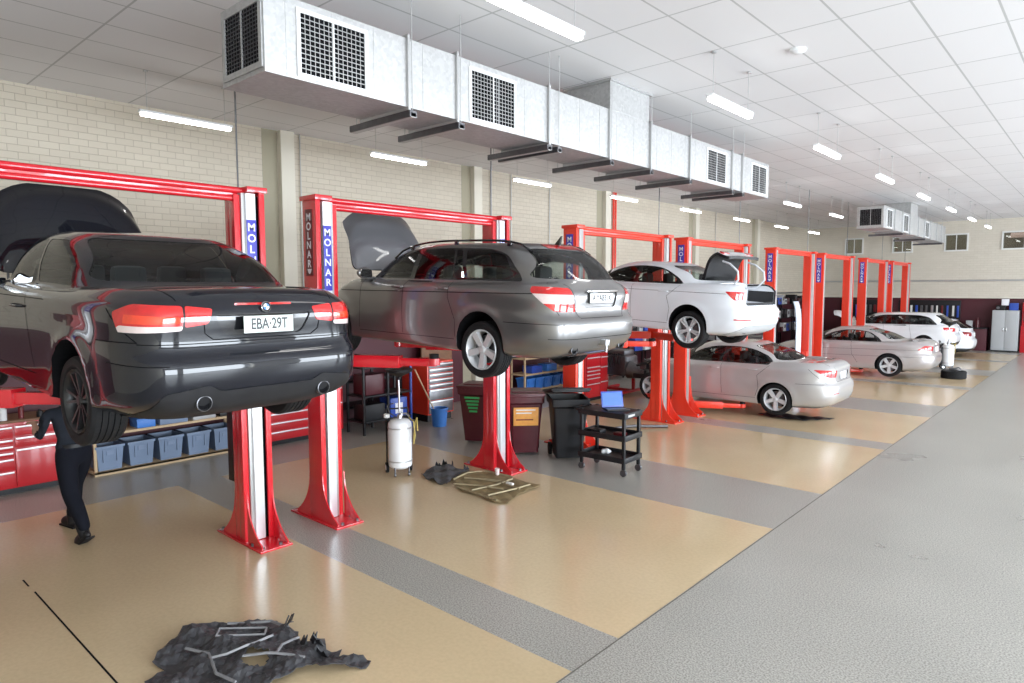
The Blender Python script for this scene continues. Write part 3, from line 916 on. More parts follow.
def car_wagon(loc, rz):
    L = 4.60
    paint = carpaint('grey_car_paint', (0.21, 0.205, 0.205), 0.75, 0.30)
    sp = dict(name='estate_car', label='dark silver-grey estate car with roof rails raised on the second lift',
        L=L, W=1.82, H=1.465, ro=1.07, wb=2.76, rt=.32, zd=.985, zbr=1.045, xrw=.17, xrt=.58, xwt=2.82, xwb=3.62, zs=.93, zh=.80,
        bw=.775, rw=.60, nbr=5.6, nr=7, xd=.085, scale=.93, pitch=.04, droop=.08, loc=loc, rz=rz, paint=paint, rim='five', rm=M['rimsilver'], tw=.225, bump=.50, zbl=.30, rbul=0.0, rl=.02,
        dlo=[(.62, 1.02), (3.46, .985), (2.92, 1.25), (2.45, 1.368), (1.85, 1.39), (1.15, 1.38), (.86, 1.315), (.66, 1.10)], dlor=[.10, .02, .25, .2, .2, .2, .15, .1],
        panes=[[(2.42, 1.015), (3.36, 1.0), (2.88, 1.235), (2.44, 1.348), (2.36, 1.352)],
               [(1.66, 1.025), (2.34, 1.015), (2.27, 1.36), (1.86, 1.373), (1.72, 1.369)],
               [(1.47, 1.03), (1.63, 1.027), (1.68, 1.367), (1.60, 1.367)],
               [(.74, 1.04), (1.42, 1.03), (1.52, 1.365), (1.16, 1.36), (.90, 1.30), (.76, 1.12)]],
        rwz=(1.06, 1.385), rwy=(.70, .56), seatx=(2.35, 1.45),
        lamps=[dict(name='tail_lamp', m=M['redlens'], rear=[(.55, .965), (.47, .70), (.95, .62), (.95, .985)], side=[(-.2, .70), (.16, .72), (.42, .93), (.42, .985), (-.2, .99)],
                    subs=[dict(name='reversing_lens', m=M['clearlens'], rear=[(.50, .895), (.50, .80), (.97, .80), (.97, .905)], side=[(-.2, .80), (.45, .80), (.45, .905), (-.2, .90)])])],
        patches=[dict(name='plate_recess', m=paint, axis='x', poly=[(-.33, .93), (-.29, .76), (.29, .76), (.33, .93)], r=.03, ext=(-.3, .45), inset=.014),
                 dict(name='high_brake_lamp', m=M['redlens'], axis='x', poly=[(-.34, 1.395), (-.34, 1.437), (.34, 1.437), (.34, 1.395)], r=.01, ext=(-.3, .9), inset=-.004)],
        seams=[[(2.42, .99), (2.40, .60), (2.38, .33)], [(3.32, .96), (3.28, .60), (3.28, .33)], [(1.62, 1.0), (1.60, .80), (1.46, .55), (1.44, .36)], [(1.46, .33), (3.28, .30)], [(.3, .90), (3.9, .80)], [(.3, .903), (3.9, .803)],
               [(.32, 1.02), (.30, .97), (.12, .68)], [(.72, .58), (.05, .585)]],
        rseams=[[(-.60, 1.03), (-.54, .98), (-.46, .70), (-.42, .645), (.42, .645), (.46, .70), (.54, .98), (.60, 1.03)], [(-.80, .43), (.80, .43)]],
        handles=[(2.52, .895), (1.72, .905)], mir=(3.18, 1.0),
        panels={'bonnet': lambda bm, sk: prism(bm, rpoly([(3.66, -.70), (4.56, -.60), (4.56, .60), (3.66, .70)], .12), 'z', .62, 1.4)})
    root, sk, pn = build_car(sp)
    bo = make_panel('bonnet', pn['bonnet'], carpaint('bonnet_grey_paint', (0.16, 0.165, 0.18), .5, .35), sk, root, 'bonnet_lining', (3.68, .97), math.radians(-88))
    bo.location.z += .14
    bm = NB(); box(bm, (3.6, -.35, .5), (4.3, .35, .80), .05); obj('engine', bm, M['under'], root)
    for s in (1, -1):
        bm = NB()
        pts = []
        for x in np.linspace(.62, 2.95, 16):
            p = sk.hit((x, s*.56, 3), (0, 0, -1)); e = min((x-.62)/.18, (2.95-x)/.18, 1)
            pts.append((x, s*.565, p.z+.008+.038*max(e, 0)**.6))
        tube(bm, pts, .013, 8)
        for x in (.95, 1.8, 2.6):
            p = sk.hit((x, s*.56, 3), (0, 0, -1)); box(bm, (x-.03, s*.565-.012, p.z-.005), (x+.03, s*.565+.012, p.z+.045), .005)
        obj('roof_rail', bm, M['blackgloss'], root)
    bm = NB(); p = sk.hit((.72, 0, 3), (0, 0, -1))
    prism(bm, rpoly([(.66, p.z-.005), (.74, p.z-.005), (.645, p.z+.10), (.64, p.z+.10)], .01), 'y', -.014, .014)
    obj('aerial_fin', bm, M['blackgloss'], root)
    for s in (1, -1): exhaust(root, (.07, s*.47, .30), .042, 1.5)
    bm = NB(); box(bm, (-.05, -.04, .33), (.2, .04, .40), .008); cyl(bm, (-.03, 0, .335), (-.03, 0, .26), .012); obj('tow_hitch', bm, M['steel'], root)
    plate(root, 'A·YA831X', (.06, 0, .858), .46, .105, M['ink'], M['ink'], M['plateW'], fs=.098, sx=.86, tilt=.08, fm=M['ink'])
    bm = NB(); box(bm, (.04, -.30, .925), (.07, .30, .945), .006); obj('tailgate_trim', bm, M['chrome'], root)
    bm = NB(); ribbon(sk, [(2.55, .61), (1.5, .59)], -1, bm=bm, w=.03); bm.free()
    return root

def car_white(loc, rz):
    L = 4.46
    paint = carpaint('white_car_paint', (0.68, 0.70, 0.74), 0.0, 0.3)
    sp = dict(name='saloon_car', label='white saloon raised on the third lift with its boot lid open',
        L=L, W=1.80, H=1.41, ro=.97, wb=2.63, rt=.325, zd=1.01, zbr=1.065, xrw=.62, xrt=1.48, xwt=2.72, xwb=3.38, zs=.94, zh=.78,
        bw=.76, rw=.575, nbr=4.6, loc=loc, rz=rz, paint=paint, rim='fivetwin', rm=M['rimsilver'], tw=.235, bump=.52, zbl=.30, scale=.93, pitch=.06, droop=.08,
        dlo=[(1.18, 1.02), (3.14, .985), (2.68, 1.225), (2.35, 1.305), (1.95, 1.32), (1.62, 1.285), (1.30, 1.13)], dlor=[.03, .02, .2, .15, .2, .2, .1],
        panes=[[(2.22, 1.015), (3.06, 1.0), (2.66, 1.205), (2.35, 1.287), (2.17, 1.292)], [(1.28, 1.035), (2.13, 1.015), (2.08, 1.298), (1.95, 1.302), (1.64, 1.268), (1.36, 1.125)]],
        rwz=(1.10, 1.335), rwy=(.66, .52), seatx=(2.45, 1.68), sharpdeck=True,
        lamps=[dict(name='tail_lamp', m=M['redlens'], rear=[(.575, .94), (.60, .80), (.95, .79), (.95, .95)], side=[(-.2, .80), (.22, .80), (.37, .94), (-.2, .95)])],
        patches=[dict(name='rear_diffuser', m=M['cabgrey'], axis='x', poly=[(-.72, .27), (-.60, .38), (.60, .38), (.72, .27), (.66, .10), (-.66, .10)], r=.03, ext=(-.3, .8), inset=-.004),
                 dict(name='reflector', m=M['redlens'], axis='x', poly=[(.52, .475), (.52, .495), (.79, .495), (.79, .475)], r=.005, ext=(-.3, .4), inset=-.004),
                 dict(name='reflector', m=M['redlens'], axis='x', poly=[(-.52, .475), (-.52, .495), (-.79, .495), (-.79, .475)], r=.005, ext=(-.3, .4), inset=-.004)],
        seams=[[(2.18, .99), (2.16, .60), (2.14, .36)], [(3.10, .96), (3.06, .60), (3.06, .36)], [(1.20, 1.0), (1.42, .80), (1.34, .58), (1.36, .36)], [(1.36, .33), (3.06, .31)], [(.35, .90), (3.8, .86)]],
        handles=[(2.34, .865), (1.50, .88)], mir=(3.02, 1.0), handle_m=paint,
        panels={'boot': lambda bm, sk: box(bm, (-.3, -.565, .72), (.64, .565, 1.4), .04)})
    root, sk, pn = build_car(sp)
    lid = make_panel('boot_lid', pn['boot'], paint, sk, root, 'boot_lid_lining', (.66, 1.05), math.radians(70), thick=.05, inner_m=M['black']); lid.location.x += .30; lid.location.z += .05
    for s in (1, -1):
        bm = NB(); tube(bm, [(.60, s*.50, .96), (.40, s*.50, 1.02), (.30, s*.50, 1.14), (.32, s*.50, 1.28), (.48, s*.48, 1.40), (.62, s*.47, 1.44)], .017, 8)
        obj('boot_hinge', bm, paint, root)
        hx = sk.hit((-2, s*.45, .88), (1, 0, 0)).x
        bm = NB(); box(bm, (hx-.012, min(s*.34, s*.55), .845), (hx+.05, max(s*.34, s*.55), .93), .01)
        l = obj('lid_lamp', bm, M['redlens'], lid)
    bm = NB()      # boot interior, open top and back
    box(bm, (.14, -.56, .62), (.95, .56, .64)); box(bm, (.93, -.56, .64), (.95, .56, 1.00)); box(bm, (.14, -.575, .64), (.93, -.56, .94)); box(bm, (.14, .56, .64), (.93, .575, .94)); box(bm, (.12, -.56, .62), (.14, .56, .76))
    obj('boot_liner', bm, M['lining'], root)
    for s in (1, -1): exhaust(root, (.14, s*.46, .28), .04, 1.4)
    return root

def car_saloon(loc, rz):
    L = 4.84
    paint = carpaint('silver_car_paint', (0.50, 0.49, 0.49), 0.45, 0.3)
    sp = dict(name='saloon_car', label='silver saloon standing low on the fourth lift, front end stripped, below the raised white saloon',
        L=L, W=1.85, H=1.47, ro=1.12, wb=2.89, rt=.325, zd=1.06, zbr=1.085, xrw=.80, xrt=1.62, xwt=2.90, xwb=3.58, zs=.965, zh=.80,
        bw=.785, rw=.595, nbr=4.6, loc=loc, rz=rz, paint=paint, rim='fivesplit', rm=M['rimsilver'], tw=.225, bump=.55, zbl=.31, scale=.99,
        dlo=[(1.28, 1.03), (3.34, 1.005), (2.86, 1.265), (2.5, 1.355), (2.05, 1.37), (1.66, 1.33), (1.34, 1.20), (1.24, 1.10)], dlor=[.06, .02, .2, .15, .2, .2, .15, .06],
        panes=[[(2.32, 1.03), (3.26, 1.02), (2.84, 1.245), (2.5, 1.337), (2.26, 1.343)], [(1.58, 1.045), (2.24, 1.032), (2.18, 1.345), (2.05, 1.35), (1.72, 1.318), (1.62, 1.28)], [(1.32, 1.05), (1.54, 1.045), (1.58, 1.28), (1.40, 1.195), (1.30, 1.11)]],
        rwz=(1.12, 1.395), rwy=(.68, .53), seatx=(2.6, 1.82),
        lamps=[dict(name='tail_lamp', m=M['redlens'], rear=[(.44, .97), (.46, .83), (.97, .83), (.97, 1.0)], side=[(-.2, .82), (.12, .83), (.40, .99), (-.2, 1.0)]),
               dict(name='reflector', m=M['redlens'], rear=[(.48, .515), (.48, .53), (.97, .53), (.97, .515)], side=[(-.2, .5), (.05, .5), (.05, .56), (-.2, .56)])],
        patches=[dict(name='plate_recess', m=paint, axis='x', poly=[(-.30, .93), (-.27, .76), (.27, .76), (.30, .93)], r=.03, ext=(-.3, .45), inset=.014)],
        seams=[[(2.30, 1.0), (2.28, .60), (2.26, .36)], [(3.28, .97), (3.26, .60), (3.26, .36)], [(1.26, 1.02), (1.50, .80), (1.46, .55), (1.52, .36)], [(1.52, .33), (3.26, .31)], [(.2, .70), (.72, .69)],
               [(.5, 1.0), (.16, .72)]],
        rseams=[[(-.48, 1.04), (-.46, .80), (-.42, .74), (.42, .74), (.46, .80), (.48, 1.04)]],
        tseams=[[(.78, -.66), (.78, .66)], [(.78, .66), (.16, .6)], [(.78, -.66), (.16, -.6)]],
        handles=[(2.44, .90), (1.60, .915)], mir=(3.24, 1.04), handle_m=paint,
        panels={'front': lambda bm, sk: box(bm, (3.62, -1.2, .10), (5.2, 1.2, 1.4), .0)})
    root, sk, pn = build_car(sp)
    for s in (1, -1): exhaust(root, (.15, s*.58, .31), .042, 1.0)
    plate(root, 'BV 76 QL' if False else ' ', (.07, 0, .85), .37, .13, M['ink'], M['ink'], M['plateW'], tilt=.08)
    roundel(root, (.105, 0, 1.0), .038, .15)
    # stripped engine bay
    bm = NB(); rr = random.Random(5)
    box(bm, (3.60, -.72, .34), (3.64, .72, .98), .01)
    for s in (1, -1):
        box(bm, (3.6, s*.50-.05, .42), (4.72, s*.50+.05, .54), .02)
        cyl(bm, (4.0, s*.58, .5), (3.95, s*.52, .98), .07, .09, n=14)
        tube(bm, [(3.62, s*.62, .92), (4.1, s*.64, .90), (4.6, s*.56, .74)], .03, 8)
    obj('engine_bay', bm, M['under'], root)
    bm = NB()
    box(bm, (3.75, -.26, .42), (4.45, .26, .86), .05)
    for k in range(26):
        x = 3.7+rr.random()*.9; y = -.6+rr.random()*1.2; z = .5+rr.random()*.45
        if rr.random() < .5: tube(bm, [(x, y, z), (x+.12*rr.random(), y+.2*(rr.random()-.5), z+.12), (x+.25*rr.random(), y+.3*(rr.random()-.5), z-.05)], .012+.02*rr.random(), 8)
        else: box(bm, (x, y, z), (x+.05+.14*rr.random(), y+.05+.12*rr.random(), z+.04+.1*rr.random()), .012)
    obj('engine', bm, M['darksteel'], root)
    return root

def car_coupe(loc, rz):
    L = 4.65
    paint = carpaint('pale_silver_paint', (0.48, 0.45, 0.45), 0.4, 0.3)
    sp = dict(name='coupe_car', label='silver coupe with five-spoke wheels on the floor at the sixth lift',
        L=L, W=1.74, H=1.40, ro=1.08, wb=2.715, rt=.325, zd=.975, zbr=1.02, xrw=.80, xrt=1.66, xwt=2.70, xwb=3.42, zs=.92, zh=.76,
        bw=.74, rw=.56, nbr=4.4, loc=loc, rz=rz, paint=paint, rim='five', rm=M['rimsilver'], tw=.225, bump=.52, zbl=.30, scale=1.03,
        dlo=[(1.30, .985), (3.16, .965), (2.66, 1.215), (2.32, 1.30), (1.95, 1.305), (1.62, 1.25), (1.40, 1.10)], dlor=[.03, .02, .2, .15, .2, .2, .1],
        panes=[[(2.16, .995), (3.08, .98), (2.64, 1.195), (2.32, 1.28), (2.08, 1.288)], [(1.40, 1.0), (2.12, .995), (2.05, 1.288), (1.95, 1.288), (1.66, 1.235), (1.46, 1.09)]],
        rwz=(1.06, 1.325), rwy=(.64, .50), seatx=(2.5, 1.8),
        lamps=[dict(name='tail_lamp', m=M['redlens'], rear=[(.46, .90), (.46, .77), (.95, .74), (.95, .95)], side=[(-.2, .76), (.40, .80), (.20, .94), (-.2, .95)])],
        seams=[[(2.10, .97), (2.06, .60), (1.9, .36)], [(3.2, .94), (3.16, .60), (3.16, .36)], [(.2, .80), (3.8, .72)], [(.2, .60), (3.9, .54)]],
        handles=[(2.26, .83)], mir=(3.1, .98))
    root, sk, pn = build_car(sp)
    plate(root, ' ', (.06, 0, .80), .37, .13, M['ink'], M['ink'], M['plateW'], tilt=.08)
    star(root, (.085, 0, .93), .04, .1)
    return root

def car_whitewagon(loc, rz):
    L = 4.56
    paint = carpaint('bright_white_paint', (0.76, 0.77, 0.79), 0.0, 0.3)
    sp = dict(name='estate_car', label='white estate car behind the silver coupe with dark glass, bonnet up',
        L=L, W=1.79, H=1.48, ro=.98, wb=2.60, rt=.315, zd=1.00, zbr=1.06, xrw=.16, xrt=.60, xwt=2.80, xwb=3.52, zs=.95, zh=.82,
        bw=.775, rw=.60, nbr=5.4, nr=6.6, scale=.94, loc=loc, rz=rz, paint=paint, rim='five', rm=M['rimsilver'], bump=.52, zbl=.30, rbul=0.0, rl=.02,
        dlo=[(.58, 1.04), (3.28, 1.01), (2.84, 1.26), (2.45, 1.375), (1.85, 1.395), (1.15, 1.385), (.84, 1.31)], dlor=[.06, .02, .25, .2, .2, .2, .12],
        panes=[[(2.38, 1.04), (3.18, 1.03), (2.80, 1.25), (2.44, 1.355), (2.32, 1.36)], [(1.50, 1.05), (2.32, 1.04), (2.25, 1.365), (1.86, 1.375), (1.56, 1.37)], [(.68, 1.06), (1.44, 1.05), (1.50, 1.37), (1.16, 1.365), (.90, 1.295)]],
        gs='glassdk', gr='glassdk', rwz=(1.09, 1.40), rwy=(.68, .55), seatx=(2.35, 1.45),
        lamps=[dict(name='tail_lamp', m=M['redlens'], rear=[(.46, .93), (.46, .80), (.95, .78), (.95, .97)], side=[(-.2, .80), (.34, .80), (.40, .95), (-.2, .96)])],
        patches=[dict(name='rear_diffuser', m=M['black'], axis='x', poly=[(-.84, .40), (.84, .40), (.84, .10), (-.84, .10)], r=.03, ext=(-.3, .8), inset=-.003)],
        seams=[[(2.35, .99), (2.33, .36)], [(1.48, 1.0), (1.40, .60), (1.38, .36)]],
        rseams=[[(-.60, 1.03), (-.50, .70), (.50, .70), (.60, 1.03)]],
        handles=[(2.5, .90), (1.65, .91)], mir=(3.15, 1.02),
        panels={'bonnet': lambda bm, sk: prism(bm, rpoly([(3.60, -.68), (4.46, -.58), (4.46, .58), (3.60, .68)], .10), 'z', .68, 1.4)})
    root, sk, pn = build_car(sp)
    make_panel('bonnet', pn['bonnet'], paint, sk, root, 'bonnet_lining', (3.60, .98), math.radians(-55))
    bm = NB(); box(bm, (3.6, -.35, .45), (4.2, .35, .82), .05); obj('engine', bm, M['under'], root)
    plate(root, ' ', (.06, 0, .84), .37, .13, M['ink'], M['ink'], M['plateW'], tilt=.08)
    return root

def car_hatch(loc, rz):
    L = 4.20
    paint = carpaint('white_hatch_paint', (0.74, 0.75, 0.78), 0.0, 0.3)
    sp = dict(name='hatchback_car', label='white hatchback farthest along the row, only its tail showing past the white estate',
        L=L, W=1.79, H=1.46, ro=.88, wb=2.58, rt=.315, zd=.98, zbr=1.05, xrw=.14, xrt=.62, xwt=2.35, xwb=3.10, zs=.95, zh=.82,
        bw=.765, rw=.59, nbr=4.6, nr=4.8, loc=loc, rz=rz, paint=paint, rim='five', rm=M['rimsilver'], bump=.52, zbl=.28, rbul=0.0,
        dlo=[(.72, 1.05), (2.88, 1.01), (2.40, 1.26), (2.0, 1.36), (1.5, 1.375), (1.1, 1.35), (.88, 1.25)], dlor=[.06, .02, .25, .2, .2, .2, .12],
        panes=[[(1.80, 1.04), (2.78, 1.03), (2.36, 1.25), (2.0, 1.34), (1.75, 1.35)], [(.82, 1.065), (1.75, 1.05), (1.69, 1.353), (1.5, 1.355), (1.12, 1.33), (.93, 1.24)]],
        gs='glassdk', gr='glassdk', rwz=(1.10, 1.38), rwy=(.66, .53), seatx=(1.95, 1.1),
        lamps=[dict(name='tail_lamp', m=M['darkredlens'], rear=[(.44, .95), (.46, .80), (.95, .78), (.95, 1.0)], side=[(-.2, .80), (.26, .80), (.36, .98), (-.2, .99)])],
        patches=[dict(name='rear_diffuser', m=M['black'], axis='x', poly=[(-.84, .34), (.84, .34), (.84, .10), (-.84, .10)], r=.03, ext=(-.3, .8), inset=-.003)],
        rseams=[[(-.56, 1.03), (-.50, .70), (.50, .70), (.56, 1.03)]],
        seams=[[(1.78, .99), (1.76, .36)]],
        handles=[(1.95, .90), (1.0, .93)], mir=(2.75, 1.02),
        panels={'bonnet': lambda bm, sk: prism(bm, rpoly([(3.18, -.66), (4.08, -.56), (4.08, .56), (3.18, .66)], .10), 'z', .68, 1.4)})
    root, sk, pn = build_car(sp)
    make_panel('bonnet', pn['bonnet'], paint, sk, root, 'bonnet_lining', (3.18, .98), math.radians(-45))
    bm = NB(); box(bm, (3.2, -.35, .45), (3.8, .35, .82), .05); obj('engine', bm, M['under'], root)
    plate(root, ' ', (.06, 0, .84), .37, .13, M['ink'], M['ink'], M['plateW'], tilt=.08)
    return root

#@@CARS_END
# ------------------------------------------------------------------ the room
XL, XR, YN, YF, ZC = -11.5, 9.0, -4.0, 34.9, 5.55
def build_room():
    bm = NB()
    # floor: grey aggregate with tan painted bays (one floor mesh, faces by bay)
    bays = [(.5, 3.65), (4.25, 7.40), (9.09, 12.29), (12.86, 15.99), (17.68, 20.96), (21.51, 24.66), (26.3, 29.45), (30.0, 33.1)]
    ys = [YN]+[v for b in bays for v in b]+[YF]; xs = [XL, -9.45, -2.72, XR]
    V = {}
    for i, x in enumerate(xs):
        for j, y in enumerate(ys): V[i, j] = bm.verts.new((x, y, 0))
    for i in range(3):
        for j in range(len(ys)-1):
            f = bm.faces.new((V[i, j], V[i+1, j], V[i+1, j+1], V[i, j+1]))
            f.material_index = 1 if (i == 1 and j % 2 == 1) else 0
    struct('floor', bm, [M['floorgrey'], M['floortan']])
    bm = NB()
    for x0, x1, y in ((-7.42, -7.22, 1.455), (-7.05, -3.2, 1.462)): box(bm, (x0, y-.007, .0003), (x1, y+.007, .0014))
    o = struct('trim_1', bm, M['well'])
    bm = NB()
    for a, b in zip(bays[:-1], bays[1:]): pass
    box(bm, (-2.715, YN+.5, .0003), (-2.703, YF-.3, .0014))
    struct('trim_2', bm, mat('floor_joint', (.14, .13, .11), .7))
    bm = NB(); box(bm, (XL-.2, YN-.2, ZC), (XR+.2, YF+.2, ZC+.15)); struct('ceiling', bm, M['ceil'])
    # left wall: cream brick above, maroon paint below
    bm = NB(); box(bm, (XL-.2, YN, 2.27), (XL, YF, ZC)); box(bm, (XL-.2, YN, 0), (XL, YF, 2.27), mi=1)
    struct('wall_left', bm, [M['brick'], M['maroonwall']])
    for k, y in enumerate((6.42, 11.35, 16.85, 22.6, 28.2)):
        bm = NB(); box(bm, (XL, y, 0), (XL+.13, y+.27, ZC), .006); box(bm, (XL, y-.30, 0), (XL+.004, y-.01, ZC), mi=1)
        struct('pilaster_%d' % (k+1), bm, [M['cream'], mat('recess_shade_%d' % k, (.36, .33, .24), .7)])  # second slot: flat strip painted darker in place of the shaded recess alongside
    # far wall with four windows
    wins = [(-9.75, -9.05), (-7.72, -7.0), (-5.68, -4.9), (-3.62, -2.2)]
    zw0, zw1 = 4.30, 4.95
    bm = NB()
    xe = [XL]+[v for w in wins for v in w]+[XR]
    for i in range(0, len(xe)-1):
        if i % 2 == 0: box(bm, (xe[i], YF, 2.27), (xe[i+1], YF+.2, ZC))
        else:
            box(bm, (xe[i], YF, 2.27), (xe[i+1], YF+.2, zw0)); box(bm, (xe[i], YF, zw1), (xe[i+1], YF+.2, ZC))
    box(bm, (XL, YF, 0), (XR, YF+.2, 2.27), mi=1)
    struct('wall_far', bm, [M['brickx'], M['maroonwall']])
    for k, (a, b) in enumerate(wins):
        bm = NB()
        for lo, hi in (((a-.06, YF-.03, zw0-.06), (b+.06, YF+.06, zw0)), ((a-.06, YF-.03, zw1), (b+.06, YF+.06, zw1+.06)), ((a-.06, YF-.03, zw0), (a, YF+.06, zw1)), ((b, YF-.03, zw0), (b+.06, YF+.06, zw1)), (((a+b)/2-.015, YF, zw0), ((a+b)/2+.015, YF+.05, zw1))):
            box(bm, lo, hi)
        o = struct('window_%d' % (k+1), bm, M['whitetrim'])
        bm = NB(); box(bm, (a, YF+.02, zw0), (b, YF+.03, zw1)); obj('glass_pane', bm, M['winglass'], o, smooth=False)
    bm = NB(); box(bm, (XL, YF-.05, 2.93), (XR, YF, 3.0), .01); struct('trim_3', bm, M['greysteel'])
    bm = NB(); box(bm, (XL, YF-.10, 2.20), (XR, YF, 2.29), .01); struct('trim_4', bm, M['cream'])
    bm = NB(); box(bm, (XL, 17.2, 2.40), (XL+.05, YF, 2.46), .01); struct('trim_5', bm, M['darksteel'])
    # near wall behind the camera and right wall with open roller doors
    bm = NB(); box(bm, (XL, YN-.2, 0), (XR, YN, ZC)); struct('wall_near', bm, M['cream'])
    bm = NB(); doors = [(-3, 3), (4.6, 10.6), (12.2, 18.2), (19.8, 25.8), (27.4, 33.4)]
    ye = [YN]+[v for d in doors for v in d]+[YF]
    for i in range(len(ye)-1):
        if i % 2 == 0: box(bm, (XR, ye[i], 0), (XR+.2, ye[i+1], ZC))
        else: box(bm, (XR, ye[i], 4.4), (XR+.2, ye[i+1], ZC))
    struct('wall_right', bm, M['cream'])
    for k, (a, b) in enumerate(doors):
        bm = NB(); cyl(bm, (XR-.2, a, 4.55), (XR-.2, b, 4.55), .17, n=20)
        o = struct('door_%d' % (k+1), bm, M['greysteel'])
        l = bpy.data.lights.new('daylight', 'AREA'); l.shape = 'RECTANGLE'; l.size = 4.3; l.size_y = b-a; l.energy = [1300, 1280, 1180, 1080, 940][k]; l.color = (.84, .92, 1.0)
        lo = bpy.data.objects.new('door_daylight', l); COL.objects.link(lo); lo.location = (XR+.5, (a+b)/2, 2.3)
        lo.rotation_euler = (0, PI/2, 0)
    # outside ground beyond the doors
    bm = NB(); box(bm, (XR, YN, -.3), (XR+12, YF, -.02)); struct('ground', bm, mat('asphalt', (.25, .25, .25), .8, noise=(3, .3)))
    # neighbouring building outside the high windows
    t = thing('neighbouring_building', 'brown brick building with a pinkish roof outside the high far windows', 'building', (-5, 38.5, 0))
    bm = NB(); box(bm, (-9, 0, 0), (3.2, 3, 5.6)); obj('wall', bm, mat('brown_brick', (.20, .15, .10), .8, noise=(2.2, .5)), t, False)
    bm = NB(); prism(bm, [(-.6, 4.9), (-.6, 5.0), (1.5, 5.9), (1.5, 5.8)], 'x', 1.3, 5.2)
    obj('roof', bm, mat('pink_tiles', (.62, .38, .30), .7, noise=(3, .2)), t, False)
build_room()

# ------------------------------------------------------------------ ceiling fittings
def light_proto():
    t = thing('batten_light', '', 'light')
    bm = NB(); box(bm, (-.045, -.62, 0), (.045, .62, .035), .006)
    obj('housing', bm, M['white'], t)
    bm = NB(); box(bm, (-.04, -.60, -.045), (.04, .60, 0), .018)
    obj('diffuser', bm, M['tube'], t)
    for s in (-1, 1):
        bm = NB(); cyl(bm, (0, s*.52, .03), (0, s*.52, .54), .004, n=6)
        cyl(bm, (0, s*.52, .53), (0, s*.52, .545), .03, n=10)
        obj('suspension_wire', bm, M['greysteel'], t)
    return t
def ordinal(k): return ['nearest', 'second', 'third', 'fourth', 'fifth', 'sixth', 'seventh', 'eighth', 'ninth'][k]
lp = light_proto(); first = True
for rname, x, y0, dy, n, grp in (('above the left wall bays', -9.62, 4.05, 3.68, 8, 'batten lights along the left wall'),
                               ('over the open aisle', -3.78, 4.55, 3.86, 8, 'batten lights along the aisle'),
                               ('of the middle row, beyond the first duct', -6.82, 19.3, 3.95, 4, 'batten lights in the middle row')):
    for k in range(n):
        o = lp if first else copy_tree(lp); first = False
        o.location = (x, y0+dy*k, 5.0)
        o['label'] = '%s white tube light %s' % (ordinal(k), rname); o['group'] = grp
t = thing('smoke_detector', 'small round white smoke detector on the ceiling tiles at upper right', 'smoke detector', (-3.0, 8.5, ZC))
bm = NB(); lathe(bm, [(0, -.05), (.05, -.05), (.08, -.03), (.10, -.025), (.10, 0), (0, 0)], 24); obj('base', bm, M['white'], t)

# ------------------------------------------------------------------ ducts
DX0, DX1, DZ0, DZ1 = -6.05, -5.30, 4.48, 5.14
def grille_side(y0, y1, z0, z1, parent, nv=10, nh=12):
    fr = .035; x = DX1
    bm = NB()
    for lo, hi in (((x, y0-fr, z0-fr), (x+.015, y1+fr, z0)), ((x, y0-fr, z1), (x+.015, y1+fr, z1+fr)), ((x, y0-fr, z0), (x+.015, y0, z1)), ((x, y1, z0), (x+.015, y1+fr, z1)), ((x, (y0+y1)/2-.006, z0), (x+.012, (y0+y1)/2+.006, z1))): box(bm, lo, hi)
    g = obj('grille', bm, M['white'], parent, False)
    bm = NB(); box(bm, (x, y0, z0), (x+.002, y1, z1)); obj('grille_backing', bm, M['well'], g, False)
    bm = NB()
    for k in range(1, nh): z = z0+(z1-z0)*k/nh; box(bm, (x+.003, y0, z-.003), (x+.010, y1, z+.003))
    n2 = 14
    for k in range(1, n2): y = y0+(y1-y0)*k/n2; box(bm, (x+.003, y-.0025, z0), (x+.008, y+.0025, z1))
    obj('grille_lattice', bm, M['greysteel'], g, False)
def grille_end(y, parent):
    x0, x1, z0, z1 = DX0+.09, DX1-.07, DZ0+.09, DZ1-.09
    bm = NB(); fr = .05
    for lo, hi in (((x0-fr, y-.015, z0-fr), (x1+fr, y, z0)), ((x0-fr, y-.015, z1), (x1+fr, y, z1+fr)), ((x0-fr, y-.015, z0), (x0, y, z1)), ((x1, y-.015, z0), (x1+fr, y, z1)), (((x0+x1)/2-.008, y-.014, z0), ((x0+x1)/2+.008, y, z1))): box(bm, lo, hi)
    g = obj('grille', bm, M['galv'], parent, False)
    bm = NB(); box(bm, (x0, y-.002, z0), (x1, y, z1)); obj('grille_backing', bm, M['well'], g, False)
    bm = NB()
    for k in range(1, 14): z = z0+(z1-z0)*k/14; box(bm, (x0, y-.010, z-.003), (x1, y-.003, z+.003))
    for k in range(1, 12): x = x0+(x1-x0)*k/12; box(bm, (x-.0025, y-.008, z0), (x+.0025, y-.003, z1))
    obj('grille_lattice', bm, M['darksteel'], g, False)
